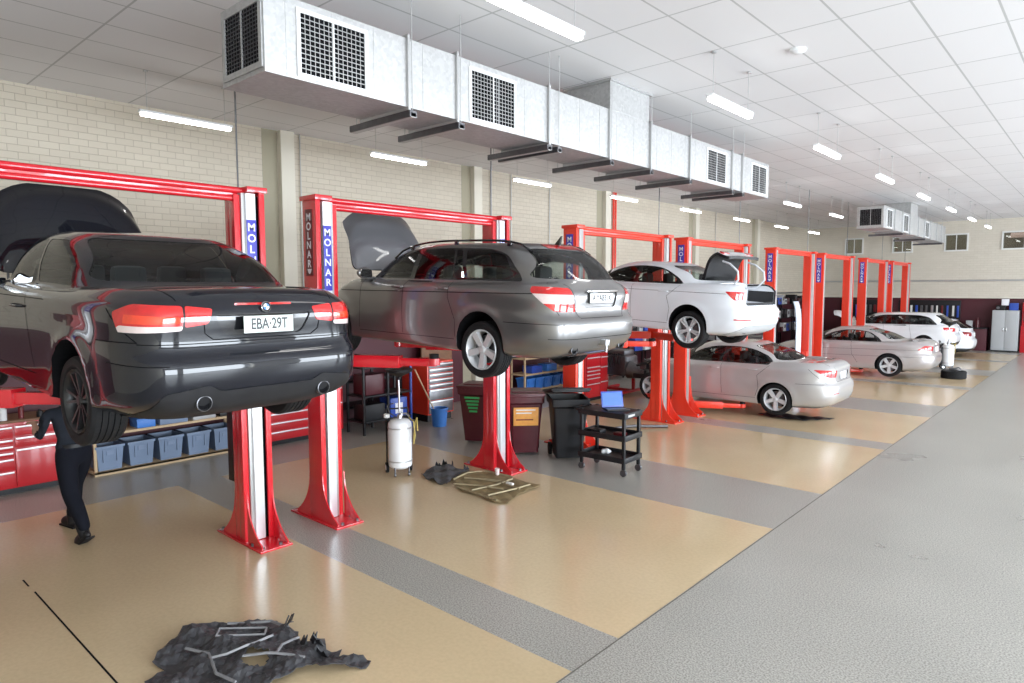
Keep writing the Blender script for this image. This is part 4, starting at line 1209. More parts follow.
def duct(name_label, Y0, Y1, joints, grilles, riser, bars):
    t = thing('air_duct', name_label, 'duct', (0, 0, 0))
    ys = [Y0]+joints+[Y1]
    for a, b in zip(ys[:-1], ys[1:]):
        bm = NB(); box(bm, (DX0, a, DZ0), (DX1, b, DZ1), .004)
        for q in np.arange(a+.2, b-.1, .45): box(bm, (DX1-.001, q-.004, DZ0+.01), (DX1+.0025, q+.004, DZ1-.01))
        obj('duct_section', bm, M['galv'], t, False)
    for j in joints:
        bm = NB(); e = .032
        for lo, hi in (((DX0-e, j-.014, DZ0-e), (DX1+e, j+.014, DZ0)), ((DX0-e, j-.014, DZ1), (DX1+e, j+.014, DZ1+e)), ((DX0-e, j-.014, DZ0), (DX0, j+.014, DZ1)), ((DX1, j-.014, DZ0), (DX1+e, j+.014, DZ1))): box(bm, lo, hi, .004)
        obj('joint_flange', bm, M['greysteel'] if name_label.startswith('long') else M['galv'], t, False)
    for g in grilles: grille_side(*g, DZ0+.06, DZ1-.10, t)
    grille_end(Y0, t)
    if riser:
        bm = NB(); box(bm, (DX0, riser[0], DZ1), (DX1, riser[1], ZC-.002), .004); o = obj('riser', bm, M['galv'], t, False)
        bm = NB()
        for lo, hi in (((DX0-.04, riser[0]-.04, ZC-.03), (DX1+.04, riser[0], ZC-.002)), ((DX0-.04, riser[1], ZC-.03), (DX1+.04, riser[1]+.04, ZC-.002)), ((DX1, riser[0], ZC-.03), (DX1+.04, riser[1], ZC-.002)), ((DX0-.04, riser[0], ZC-.03), (DX0, riser[1], ZC-.002))): box(bm, lo, hi)
        obj('riser_flange', bm, M['greysteel'], o, False)
    for y in bars:
        bm = NB(); box(bm, (DX0-.22, y-.045, DZ0-.10), (DX1+.05, y+.045, DZ0-.034), .004); box(bm, (DX0-.22, y-.03, DZ0-.103), (DX1+.05, y+.03, DZ0-.06), mi=1)
        o = obj('support_channel', bm, [M['darksteel'], M['greysteel']], t, False)
        for x in (DX0-.15, DX1+.036):
            bm = NB(); cyl(bm, (x, y, DZ0-.10), (x, y, ZC), .005, n=6); obj('hanger_rod', bm, M['greysteel'], o)
    return t
duct('long galvanised air duct with square grilles hanging nearest the camera', 2.87, 13.62, [4.37, 5.03, 6.58, 7.90, 9.0, 10.25, 11.85, 12.3],
     [(3.2, 3.86), (5.25, 5.94), (10.9, 11.6), (12.78, 13.46)], (7.93, 8.97), [4.40, 5.06, 6.55, 6.75, 7.92, 8.98, 10.22, 11.85, 12.30])
duct('shorter galvanised air duct hanging far down the hall', 22.63, 32.4, [23.9, 24.9, 26.0, 27.3, 28.3, 29.4, 30.5, 31.5],
     [(23.0, 23.6), (25.15, 25.75), (28.5, 29.1)], (26.1, 27.2), [24.9, 28.3, 31.5])

# ------------------------------------------------------------------ two-post lifts
def stacked(name, s, size, loc, rot, m, parent, dz, ext=.001, sx=1.0):
    """upright letters one below the other, kept as one mesh"""
    return text(name, '\n'.join(s), size, loc, rot, m, parent, ext=ext, sx=sx, lh=dz)

PX1 = -6.65
def lift(Y0, Y1, zc, yc, label, group, red, detail=True, strip='alu', arms=True, armx=(1.05, -1.25), box_unit=False, gap_far=True):
    t = thing('two_post_lift', label, 'lift', (PX1-.17, (Y0+Y1)/2, 0), 0, group)
    ox, oy = PX1-.17, (Y0+Y1)/2
    H = 3.70
    for s, yo in ((1, Y0), (-1, Y1)):      # s: direction toward the inside; yo: outer face
        X0 = PX1-.27
        def B(bm, x0, x1, a, b, z0, z1, bev=.004, mi=0):
            ya, yb = sorted((yo+s*a, yo+s*b)); box(bm, (x0-ox, ya-oy, z0), (x1-ox, yb-oy, z1), bev, mi)
        bm = NB()
        B(bm, X0, PX1-.02, 0, .025, .02, H)                 # outer web
        B(bm, X0, X0+.12, .026, .30, .02, H-.02, .01)       # rear box section
        B(bm, PX1-.03, PX1, .0, .06, .02, H-.02, .006)      # front flange
        B(bm, X0+.11, PX1-.05, .24, .305, .02, H-.05, .006) # inner flange
        B(bm, X0-.03, PX1+.03, -.02, .20, H-.02, H+.035, .006)   # head plate
        post = obj('post', bm, red, t)
        bm = NB(); B(bm, X0+.11, PX1-.06, .03, .24, .02, H-.05); obj('post_core', bm, M['well'], post)
        bm = NB(); B(bm, PX1-.14, PX1-.008, .095, .20, .03, H-.03, .008)
        obj('guide_column', bm, M[strip], post)
        bm = NB(); B(bm, PX1-.13, PX1-.03, .20, .238, .03, H-.03, .003); obj('guide_cover', bm, M['greysteel'], post)
        # base plate and curved gussets
        bm = NB()
        B(bm, PX1-.66, PX1+.32, -.03, .33, 0, .022, .004)
        for q in (.0, .285):
            for sx in (1, -1):
                xb = PX1 if sx > 0 else X0
                pf = [(xb, .02), (xb+sx*.29, .02), (xb+sx*.29, .05)]
                for k in range(1, 9):
                    u = k/8; pf.append((xb+sx*(.29*(1-u)**2.2), .05+.50*u**1.1))
                ya, yb = sorted((yo+s*q, yo+s*(q+.014)))
                prism(bm, [(p[0]-ox, p[1]) for p in pf], 'y', ya-oy, yb-oy)
        base = obj('base_plate', bm, red, post)
        for (bx, by) in ((PX1+.27, .08), (PX1+.27, .28), (PX1-.61, .08), (PX1-.61, .28), (PX1+.1, .30)):
            bm = NB(); cyl(bm, (bx-ox, yo+s*by-oy, .02), (bx-ox, yo+s*by-oy, .05), .018, n=6); obj('anchor_bolt', bm, M['darksteel'], base)
        # carriage and arms
        bm = NB(); B(bm, X0-.02, PX1-.06, .21, .40, zc-.12, zc+.55, .01)
        car = obj('carriage', bm, red, t)
        if arms:
            yi = yo+s*.42
            for ax in armx:
                tx = PX1-.17+ax; ty = yc-s*.66
                p0 = Vector((PX1-.17-ox+(.12 if ax > 0 else -.12), yi-oy, zc-.05)); p1 = Vector((tx-ox, ty-oy, zc-.05))
                d = p1-p0; L = d.length; a = math.atan2(d.y, d.x)
                R = Matrix.Translation(p0) @ Matrix.Rotation(a, 4, 'Z')
                bm = NB(); q = NB(); box(q, (-.08, -.075, -.07), (L*.62, .075, .07), .012); join(bm, q, 0, R)
                arm = obj('arm', bm, red, car)
                bm = NB(); q = NB(); box(q, (L*.3, -.05, -.045), (L+.03, .05, .045), .008); join(bm, q, 0, R)
                cyl(bm, p1+Vector((0, 0, -.03)), p1+Vector((0, 0, .045)), .07, n=20)
                ex = obj('arm_extension', bm, red, arm) if False else None
                o2 = obj('arm_tip', bm, red, car)
                bm = NB(); cyl(bm, p1+Vector((0, 0, .045)), p1+Vector((0, 0, .095)), .055, n=20); obj('lifting_pad', bm, M['rubber'], car)
        # labels
        zt = 3.02
        if s > 0:      # the outer web of the near post faces the camera side
            if detail:
                ya = yo-.0035
                bm = NB(); box(bm, (X0+.06-ox, ya-.002-oy, 2.84), (PX1-.07-ox, ya+.003-oy, 3.58), .001); lb = obj('name_label', bm, M['labeldk'] if red is M['red'] else M['labelblue'], post)
                xm = (X0+.06+PX1-.07)/2
                for k, ch in enumerate('MOLNAR'): text('letter', ch, .118, (xm-ox, ya-.004-oy, 3.49-k*.104), (PI/2, 0, 0), M['labelwhite'], lb, ext=.0008, sx=1.0)
                bm = NB(); prism(bm, [(xm-.045-ox, 2.915), (xm+.045-ox, 2.915), (xm+.025-ox, 2.875), (xm-ox, 2.855), (xm-.025-ox, 2.875)], 'y', ya-.004-oy, ya-.0025-oy); obj('shield_mark', bm, M['labelwhite'], lb)
        if detail and red is M['red']:
            ym = yo+s*.1475
            bm = NB(); box(bm, (PX1-.009-ox, ym-.052-oy, 2.67), (PX1-.005-ox, ym+.052-oy, 3.40), .0005); lb = obj('name_label', bm, M['labelblue'], post)
            for k, ch in enumerate('MOLNAR'): text('letter', ch, .112, (PX1-.004-ox, ym-oy, 3.32-k*.112), (PI/2, 0, PI/2), M['labelwhite'], lb, ext=.0008)
    if box_unit:
        bm = NB(); box(bm, (PX1-.44-ox, Y1-.28-oy, .62), (PX1-.275-ox, Y1-.02-oy, 1.45), .01); obj('power_unit', bm, M['black'], t)
    # crossbeam: twin ribs
    bm = NB()
    box(bm, (PX1-.16-ox, Y0+.05-oy, H-.06), (PX1-.10-ox, Y1-.05-oy, H+.03), .012)
    box(bm, (PX1-.20-ox, Y0+.05-oy, H-.015), (PX1-.11-ox, Y1-.05-oy, H+.0), .004)
    cyl(bm, (PX1-.10-ox, Y0+.1-oy, H+.0), (PX1-.10-ox, Y1-.1-oy, H+.0), .034, n=12)
    cyl(bm, (PX1-.10-ox, Y0+.1-oy, H-.085), (PX1-.10-ox, Y1-.1-oy, H-.085), .03, n=12)
    obj('crossbeam', bm, red, t)
    # power drop from the ceiling to the far post
    bm = NB(); cyl(bm, (PX1-.2-ox, Y1-.18-oy, H), (PX1-.2-ox, Y1-.18-oy, ZC), .009, n=6); obj('power_drop', bm, M['darksteel'], t)
    return t
G_L = 'red two-post lifts'
lift(.35, 3.55, 1.93, 2.2, 'nearest red two-post lift, holding up the black convertible', G_L, M['red'], box_unit=True)
lift(4.15, 7.36, 1.90, 5.75, 'second red two-post lift, holding up the dark grey estate', G_L, M['red'])
lift(9.0, 12.2, 1.80, 10.62, 'third red two-post lift, holding up the white saloon with the open boot', G_L, M['orange'], strip='greysteel')
lift(12.85, 16.05, .24, 14.4, 'fourth red two-post lift, arms lowered under the silver saloon', G_L, M['orange'], strip='greysteel')
lift(17.7, 20.9, .25, 19.3, 'fifth red two-post lift with no car between its posts, only dark salvage behind', G_L, M['orange'], strip='greysteel')
lift(21.6, 24.8, .16, 23.3, 'sixth red two-post lift, standing at the silver coupe', G_L, M['orange'], strip='greysteel')
lift(26.3, 29.4, .52, 27.9, 'seventh red two-post lift, standing at the white estate', G_L, M['orange'], strip='greysteel')
lift(30.1, 33.2, .16, 31.6, 'eighth and farthest red two-post lift, at the white hatchback', G_L, M['orange'], strip='greysteel')

# ------------------------------------------------------------------ place the cars (rear toward the aisle, nose to the wall)
car_black((-4.29, 2.28, 1.65), PI+.05)
car_wagon((-3.95, 5.82, 1.79), PI+.02)
car_white((-4.15, 10.62, 1.74), PI-.05)
car_saloon((-3.96, 14.55, .09), PI)
car_coupe((-3.75, 22.85, .06), PI)
car_whitewagon((-4.0, 27.85, .40), PI)
car_hatch((-3.95, 31.35, .0), PI)

# ------------------------------------------------------------------ storage along the left wall
def handle_bar(bm, x, y0, y1, z, mi=0):
    box(bm, (x, y0, z-.012), (x+.022, y1, z+.012), .006, mi)

def cabinet(name, label, loc, w, d, h, cols, red, top=None, group=None, legs=.08, hm='alu', face=None):
    """drawers face +x; loc = centre of the footprint on the floor; cols: list of (width share, [drawer heights])"""
    t = thing(name, label, 'tool cabinet', loc, 0, group)
    bm = NB(); box(bm, (-d/2, -w/2, legs), (d/2-.02, w/2, h), .012)
    obj('carcass', bm, red, t)
    bm = NB(); box(bm, (-d/2+.03, -w/2+.03, 0), (d/2-.06, w/2-.03, legs)); obj('plinth', bm, M['black'], t)
    y = -w/2+.02; tot = sum(c[0] for c in cols)
    for share, hs in cols:
        cw = (w-.04)*share/tot; z = h-.03; s = (h-legs-.05)/sum(hs)
        for q in hs:
            z0 = z-q*s
            bm = NB(); box(bm, (d/2-.02, y+.008, z0+.006), (d/2, y+cw-.008, z-.006), .005); dr = obj('drawer', bm, face or red, t)
            bm = NB(); handle_bar(bm, d/2, y+.02, y+cw-.02, z-.03); obj('handle', bm, M[hm], dr)
            z = z0
        y += cw
    if top:
        bm = NB(); box(bm, (-d/2-.01, -w/2-.01, h), (d/2+.01, w/2+.01, h+.03), .008); obj('worktop', bm, top, t)
    return t
cabinet('tool_cabinet', 'low wide red tool cabinet with white drawer pulls at the left edge', (-10.95, 1.62, 0), 2.0, .62, .95, [(1.0, [1, 1, 1, 1.4, 2]), (1.1, [1.2, .6, .6, .6, 1.2, 1.6]), (.75, [1.2, 1.2, 4])], M['redcab'], M['woodd'])
cabinet('tool_cabinet', 'low red tool cabinet seen between the black convertible and its far lift post', (-10.9, 6.2, 0), 1.8, .62, .92, [(1, [1, 1, 1, 1, 1]), (.5, [1.6, 3])], M['redcab'], M['woodd'])
cabinet('tool_cabinet', 'upright red rolling tool chest with dark drawer fronts behind the blue bucket', (-10.55, 9.12, 0), .70, .85, 1.22, [(1, [1, 1, 1, 1, 1, 2.2, 2.6])], M['orange'], None, legs=.14, face=M['darksteel'])
cabinet('tool_cabinet', 'tall dark red tool chest beyond the dark grey estate, two drawer columns', (-9.45, 13.25, 0), .92, .6, 1.32, [(1.4, [2, 2, .8, .8, .8, 1.2, 3]), (.8, [2, 2, 3, 3])], M['redcab'], None)
# odds and ends on the first cabinet
rr = random.Random(3)
for k in range(9):
    y = .8+k*.2; r = .03+.03*rr.random(); hh = .10+.14*rr.random()
    bm = NB(); lathe(bm, [(0, 0), (r, 0), (r, hh*.7), (r*.4, hh*.82), (r*.4, hh), (0, hh)], 14)
    m = [M['black'], M['bluedark'], M['white'], M['labeldk']][k % 4]
    o = obj('spray_bottle', bm, m, None, loc=(-10.85+.15*rr.random(), y, .981))
    tag(o, '%s bottle on the low red cabinet, number %s from the left edge' % (['black', 'blue', 'white', 'dark red'][k % 4], ['one', 'two', 'three', 'four', 'five', 'six', 'seven', 'eight', 'nine'][k]), 'bottle', 'bottles on the left tool cabinet')

def shelf_unit(label, y0, y1, x=-10.75, depth=.55, zs=(.06, .61, .88)):
    t = thing('storage_shelf', label, 'shelf', (x-depth/2, (y0+y1)/2, 0))
    w = (y1-y0)/2
    for z in zs:
        bm = NB(); box(bm, (-depth/2, -w, z-.035), (depth/2, w, z), .004)
        if z == zs[0]: box(bm, (depth/2-.03, -w, 0), (depth/2, w, z), .004)
        obj('shelf_board', bm, M['wood'], t)
    for a in (-w+.03, w-.03):
        for b in (-depth/2+.03, depth/2-.05):
            bm = NB(); box(bm, (b-.02, a-.02, 0), (b+.02, a+.02, zs[-1]+.35), .004); obj('upright', bm, M['wood'], t)
    return t
shelf_unit('pale pine storage shelf with blue-grey tubs behind the nearest lift', 3.02, 5.2)

def tub_proto(m, w=.36, d=.42, h=.36):
    t = thing('storage_tub', '', 'storage tub')
    bm = NB(); q = NB()
    # tapered open tub
    A = [(-d*.42, -w*.42), (d*.42, -w*.42), (d*.42, w*.42), (-d*.42, w*.42)]; Bq = [(-d/2, -w/2), (d/2, -w/2), (d/2, w/2), (-d/2, w/2)]
    a = [bm.verts.new((p[0], p[1], 0)) for p in A]; b = [bm.verts.new((p[0], p[1], h)) for p in Bq]
    c = [bm.verts.new((p[0]*.94, p[1]*.94, h)) for p in Bq]; e = [bm.verts.new((p[0]*.92, p[1]*.92, .02)) for p in A]
    bm.faces.new(a[::-1]); bm.faces.new(e)
    for i in range(4):
        j = (i+1) % 4
        bm.faces.new((a[i], a[j], b[j], b[i])); bm.faces.new((b[i], b[j], c[j], c[i])); bm.faces.new((c[i], c[j], e[j], e[i]))
    obj('tub_body', bm, m, t, False)
    bm = NB()
    for lo, hi in (((-d/2-.012, -w/2-.012, h-.03), (d/2+.012, -w/2, h+.004)), ((-d/2-.012, w/2, h-.03), (d/2+.012, w/2+.012, h+.004)), ((d/2, -w/2, h-.03), (d/2+.012, w/2, h+.004)), ((-d/2-.012, -w/2, h-.03), (-d/2, w/2, h+.004))): box(bm, lo, hi)
    obj('rim', bm, m, t, False)
    bm = NB()
    for y in (-.09, .09): box(bm, (d*.47, y-.008, h*.35), (d*.50+.006, y+.008, h-.05), .002)
    box(bm, (d*.47, -.05, h*.62), (d*.5, .05, h*.80), .004)
    obj('front_ribs', bm, m, t, False)
    return t
tp = tub_proto(M['binblue'])
for k in range(5):
    o = tp if k == 0 else copy_tree(tp)
    o.location = (-10.98, 3.24+k*.425, .06)
    o['label'] = 'open blue-grey tub on the bottom pine shelf, %s from the left' % ['first', 'second', 'third', 'fourth', 'fifth'][k]
    o['group'] = 'tubs on the bottom shelf'
for k, (y, w, hh, m, lb) in enumerate([(3.75, .26, .13, 'blue', 'bright blue parts box on the upper pine shelf'), (4.15, .42, .14, 'binblue', 'long grey-blue parts box on the upper pine shelf, beside the blue one'),
                                      (4.62, .36, .15, 'cabgrey', 'pale grey parts box on the upper pine shelf near its right end'), (5.0, .26, .10, 'black', 'black parts box on the upper pine shelf at its right end')]):
    t = thing('parts_box', lb, 'parts box', (-10.95, y, .61)); bm = NB(); box(bm, (-.15, -w/2, 0), (.17, w/2, hh), .01); obj('box_body', bm, M[m], t)
    bm = NB(); box(bm, (-.155, -w/2-.006, hh-.02), (.177, w/2+.006, hh+.006), .004); obj('lid', bm, M[m], t)
# second shelf beyond the estate
t = thing('storage_shelf', 'pine shelf with blue tubs seen under the tail of the dark grey estate', 'shelf', (-10.95, 13.35, 0))
for z in (.16, .56, .96):
    bm = NB(); box(bm, (-.25, -.95, z-.04), (.25, .95, z), .004); obj('shelf_board', bm, M['wood'], t)
for a in (-.93, .93):
    for b in (-.22, .22):
        bm = NB(); box(bm, (b-.02, a-.02, 0), (b+.02, a+.02, 1.3), .004); obj('upright', bm, M['wood'], t)
tp2 = tub_proto(M['blue'], .30, .36, .28)
for k in range(5):
    o = tp2 if k == 0 else copy_tree(tp2)
    o.location = (-10.9, 12.65+k*.35, .16)
    o['label'] = 'open blue tub on the pine shelf under the estate tail, %s from the left' % ['first', 'second', 'third', 'fourth', 'fifth'][k]; o['group'] = 'blue tubs on the farther shelf'
for k, (y, m, c) in enumerate([(12.9, 'bluedark', 'dark blue'), (13.5, 'blue', 'mid blue')]):
    bm = NB(); box(bm, (-.15, -.2, 0), (.17, .2, .18), .01); o = obj('parts_box', bm, M[m], None, loc=(-10.9, y, .56)); tag(o, '%s parts box on the middle board of the farther pine shelf' % c, 'parts box')

# black frame rack with blue post
t = thing('parts_rack', 'black steel rack with a blue post and labelled box behind the oil drainer', 'rack', (-10.35, 7.75, 0))
for x in (-.25, .25):
    for y in (-.55, .0, .55):
        bm = NB(); box(bm, (x-.02, y-.02, 0), (x+.02, y+.02, 1.28), .004); obj('upright', bm, M['bluedark'] if (x > 0 and y > .2) else M['black'], t)
for z in (.25, .72, 1.25):
    bm = NB(); box(bm, (-.27, -.57, z-.03), (.27, .57, z), .006); obj('shelf_board', bm, M['black'], t)
for k, (x, y, z, sx, sy, sz, m, nm, lb) in enumerate([(.05, -.28, .25, .38, .44, .30, 'black', 'crate', 'black crate on the lower board of the blue-post rack'), (.08, .26, .25, .34, .40, .36, 'bluedark', 'crate', 'dark blue crate with a white label on the blue-post rack'),
     (0, -.25, .72, .4, .42, .38, 'maroon', 'crate', 'maroon crate on the middle board of the blue-post rack')]):
    o = thing(nm, lb, 'crate', (-10.35+x, 7.75+y, z))
    bm = NB(); box(bm, (-sx/2, -sy/2, 0), (sx/2, sy/2, sz), .015); obj('crate_body', bm, M[m], o)
    if k == 1: bm = NB(); box(bm, (sx/2, -.09, .06), (sx/2+.003, .09, .26)); obj('label_sheet', bm, M['labelwhite'], o)
# long maroon bench with dark shelves, between the rack and the tool chest
t = thing('work_bench', 'maroon bench with dark shelves between the blue-post rack and the red chest', 'bench', (-11.1, 8.05, 0))
bm = NB(); box(bm, (-.3, -1.0, .88), (.3, .62, .93), .008); obj('bench_top', bm, M['black'], t)
bm = NB(); box(bm, (-.3, -1.0, 0), (-.25, .62, .88)); obj('back_panel', bm, M['maroonwall'], t)
bm = NB(); box(bm, (-.25, -1.0, .38), (.28, .62, .42)); obj('shelf_board', bm, M['black'], t)
for y in (-.98, -.2, .6):
    bm = NB(); box(bm, (.24, y-.02, 0), (.28, y+.02, .88), .004); obj('leg', bm, M['black'], t)
t = thing('board_panel', 'brown timber panel leaning on the wall beside the red tool chest', 'panel', (-11.25, 10.0, 0))
bm = NB(); box(bm, (-.02, -.45, 0), (.02, .45, 1.9), .004); obj('sheet', bm, M['woodd'], t)

# ------------------------------------------------------------------ bucket with mop
t = thing('bucket', 'bright blue plastic bucket on the floor before the red tool chest', 'bucket', (-9.75, 8.72, 0))
bm = NB(); lathe(bm, [(0, .0), (.135, 0), (.165, .33), (.175, .33), (.175, .36), (.158, .36), (.128, .012), (0, .012)], 28); obj('bucket_body', bm, M['blue'], t)
bm = NB(); tube(bm, [(.17*math.cos(a), .17*math.sin(a), .34-.10*math.sin(a)) for a in np.linspace(0, PI, 13)], .005, 6); obj('bail_handle', bm, M['steel'], t)
t = thing('mop', 'pale wooden mop handle leaning out of the blue bucket', 'mop', (-9.75, 8.72, .012))
bm = NB(); cyl(bm, (.0, .03, .04), (-.22, -.42, 1.12), .014, n=10); obj('handle', bm, M['wood'], t)
bm = NB(); lathe(bm, [(0, 0), (.09, 0), (.10, .05), (.03, .16), (0, .16)], 14, origin=(0, 0, .0)); obj('mop_head', bm, M['whitetrim'], t)

# ------------------------------------------------------------------ oil drainers
def drainer(loc, label, rz=0, full=True):
    t = thing('oil_drainer', label, 'oil drainer', loc, rz, None)
    bm = NB(); lathe(bm, [(0, .10), (.13, .10), (.165, .13), (.17, .16), (.17, .72), (.165, .76), (.13, .80), (.05, .82), (0, .82)], 36); obj('tank', bm, M['white'], t)
    for z in (.2, .68): bm = NB(); lathe(bm, [(.172, z), (.176, z), (.176, z+.02), (.172, z+.02)], 36, close=True); obj('tank_band', bm, M['greysteel'], t)
    for s in (-1, 1):
        bm = NB(); cyl(bm, (-.14, s*.15, .075), (-.14, s*.19, .075), .075, n=20); w = obj('wheel', bm, M['rubber'], t)
        bm = NB(); cyl(bm, (-.14, s*.148, .075), (-.14, s*.193, .075), .042, n=16); obj('hub', bm, M['alu'], w)
    for s in (-1, 1):
        bm = NB(); cyl(bm, (.14, s*.10-.012, .03), (.14, s*.10+.012, .03), .03, n=14); cyl(bm, (.14, s*.10, .04), (.13, s*.10, .13), .012, n=8); obj('caster', bm, M['darksteel'], t)
    bm = NB(); tube(bm, [(-.20, -.16, .10), (-.215, -.16, .80), (-.25, -.16, .92)], .012); tube(bm, [(-.20, .16, .10), (-.215, .16, .80), (-.25, .16, .92)], .012); tube(bm, [(-.25, -.16, .92), (-.25, .16, .92)], .012)
    obj('push_handle', bm, M['black'], t)
    bm = NB(); box(bm, (-.20, -.09, .14), (-.16, .09, .74), .02); obj('level_gauge', bm, M['black'], t)
    bm = NB(); cyl(bm, (0, 0, .81), (0, 0, .87), .04, n=14); cyl(bm, (0, .02, .86), (0, .02, .90), .03, n=10); tube(bm, [(0, .02, .88), (.06, .08, .90), (.12, .12, .86)], .012)
    obj('valve_fittings', bm, M['steel'], t)
    if full:
        bm = NB(); cyl(bm, (0, 0, .86), (.0, -.01, 1.40), .014, n=10); obj('riser_tube', bm, M['steel'], t)
        bm = NB(); lathe(bm, [(.025, 1.38), (.03, 1.42), (.19, 1.50), (.20, 1.54), (.19, 1.54), (.02, 1.44)], 28); obj('drain_bowl', bm, M['black'], t)
    bm = NB(); tube(bm, [(.10, .12, .84), (.20, .16, .80), (.22, .18, .60), (.20, .16, .48), (.15, .17, .55), (.18, .19, .78), (.24, .2, .86), (.20, .22, .66)], .010); obj('hose', bm, M['ropeyellow'], t)
    bm = NB(); tube(bm, [(.05, -.05, .84), (-.05, -.14, .90), (.0, -.18, 1.02), (.1, -.1, 1.06)], .008); obj('suction_hose', bm, M['darksteel'], t)
    bm = NB(); cyl(bm, (-.12, -.17, .82), (-.12, -.17, .87), .045, n=16); obj('pressure_gauge', bm, M['whitetrim'], t)
    return t
drainer((-7.62, 6.05, 0), 'white cylindrical oil drainer on wheels between the two nearest lifts', -.5)
drainer((-4.0, 25.9, 0), 'white oil drainer with hoses standing behind the silver coupe', .3, full=True)

# ------------------------------------------------------------------ wheelie bins
def wheelie(loc, rz, m, label, lid_open, lab=None, txt=None):
    t = thing('wheelie_bin', label, 'wheelie bin', loc, rz)
    h = .98; bm = NB()
    lo = [(-.20, -.21), (.20, -.21), (.20, .21), (-.20, .21)]; up = [(-.29, -.28), (.31, -.28), (.31, .28), (-.29, .28)]
    def ring(P, z, k=1.0): return [bm.verts.new((p[0]*k, p[1]*k, z)) for p in rpoly(P, .04, 3)]
    R = [ring(lo, .04), ring([(a[0]*.15+b[0]*.85, a[1]*.15+b[1]*.85) for a, b in zip(lo, up)], .84), ring([(p[0]*1.06, p[1]*1.06) for p in up], .87), ring([(p[0]*1.08, p[1]*1.08) for p in up], h), ring([(p[0]*.98, p[1]*.98) for p in up], h), ring([(p[0]*.9, p[1]*.9) for p in lo], .08)]
    n = len(R[0])
    for a, b in zip(R[:-1], R[1:]):
        for k in range(n): bm.faces.new((a[k], a[(k+1) % n], b[(k+1) % n], b[k]))
    bm.faces.new(R[0][::-1]); bm.faces.new(R[-1])
    obj('bin_body', bm, m, t, ang=40)
    for s in (-1, 1):
        bm = NB(); cyl(bm, (-.24, s*.22, .10), (-.24, s*.27, .10), .10, n=24); w = obj('wheel', bm, M['rubber'], t)
    bm = NB(); cyl(bm, (-.24, -.22, .10), (-.24, .22, .10), .012, n=8); obj('axle', bm, M['steel'], t)
    bm = NB(); tube(bm, [(-.37, -.22, h-.02), (-.37, .22, h-.02)], .016); box(bm, (-.37, -.23, h-.04), (-.29, -.20, h), .006); box(bm, (-.37, .20, h-.04), (-.29, .23, h), .006); obj('grab_handle', bm, m, t)
    bm = NB(); q = NB(); box(q, (0, -.31, -.015), (.68, .31, .02), .012); box(q, (.60, -.29, -.04), (.68, .29, .0), .01); box(q, (.12, -.22, .02), (.55, .22, .04), .015)
    join(bm, q, 0, Matrix.Translation((-.34, 0, h+.02)) @ Matrix.Rotation(-math.radians(lid_open), 4, 'Y'))
    obj('lid', bm, m, t)
    if lab: 
        bm = NB(); q = NB(); box(q, (0, -.20, 0), (.003, .20, .30), .001); join(bm, q, 0, Matrix.Translation((.285, 0, .50)) @ Matrix.Rotation(math.atan2(.09, .82), 4, 'Y')); l = obj('sticker', bm, lab, t)
        for k, (a, b) in enumerate(((.26, .62), (.21, .5), (.10, .55))):
            bm = NB(); q = NB(); box(q, (0.0035, -.16, a-.012), (.0045, -.16+b*.5, a+.008)); join(bm, q, 0, Matrix.Translation((.285, 0, .50)) @ Matrix.Rotation(math.atan2(.09, .82), 4, 'Y')); obj('printed_line', bm, M['whitetrim'] if k < 2 else M['labeldk'], l)
    if txt:
        bm = NB()
        for k in range(5):
            q = NB(); box(q, (0, -.17+.02*k, .62-.06*k), (.003, .10-.012*k, .655-.06*k)); join(bm, q, 0, Matrix.Translation((.235, 0, .18)) @ Matrix.Rotation(math.atan2(.09, .82), 4, 'Y'))
        obj('green_print', bm, M['green'], t)
    return t
wheelie((-8.25, 8.32, 0), -1.1, M['maroon'], 'dark maroon wheelie bin with green print, left of the estate lift post', 0, None, True)
wheelie((-7.12, 8.22, 0), -.75, M['maroon'], 'maroon wheelie bin with a large orange label right of the lift post', 0, M['orangepl'])
wheelie((-6.38, 8.42, 0), -.75, M['black'], 'black wheelie bin standing next to the laptop trolley', 12)

# ------------------------------------------------------------------ trolley and laptop
t = thing('service_trolley', 'black three-tier trolley on casters beside the black wheelie bin', 'trolley', (-5.47, 8.26, 0), .03)
for (x, y) in ((-.36, -.21), (.36, -.21), (.36, .21), (-.36, .21)):
    bm = NB(); box(bm, (x-.022, y-.022, .10), (x+.022, y+.022, .92), .006); l = obj('leg', bm, M['black'], t)
    bm = NB(); cyl(bm, (x, y-.015, .05), (x, y+.015, .05), .05, n=18); cyl(bm, (x, y, .08), (x, y, .12), .015, n=8); obj('caster', bm, M['darksteel'], l)
for z in (.24, .56, .88):
    bm = NB(); box(bm, (-.39, -.24, z-.03), (.39, .24, z-.02)); 
    for lo, hi in (((-.40, -.25, z-.05), (.40, -.23, z+.03)), ((-.40, .23, z-.05), (.40, .25, z+.03)), ((-.40, -.23, z-.05), (-.38, .23, z+.03)), ((.38, -.23, z-.05), (.40, .23, z+.03))): box(bm, lo, hi, .006)
    if z > .8: box(bm, (-.38, -.23, z-.02), (.38, .23, z+.03), .004)
    obj('tray', bm, M['black'], t)
bm = NB(); box(bm, (.401, -.16, .855), (.403, .02, .885)); obj('maker_strip', bm, M['greysteel'], t)
bm = NB(); tube(bm, [(-.40, -.2, .86), (-.49, -.2, .90), (-.49, .2, .90), (-.40, .2, .86)], .014); obj('push_handle', bm, M['black'], t)
t = thing('laptop', 'open black laptop with a blue screen on top of the black trolley', 'laptop', (-5.38, 8.27, .911), -.62)
bm = NB(); box(bm, (-.12, -.17, 0), (.12, .17, .018), .005); obj('keyboard_base', bm, M['black'], t)
bm = NB(); box(bm, (-.05, -.15, .018), (.05, .15, .021)); obj('keys', bm, M['darksteel'], t)
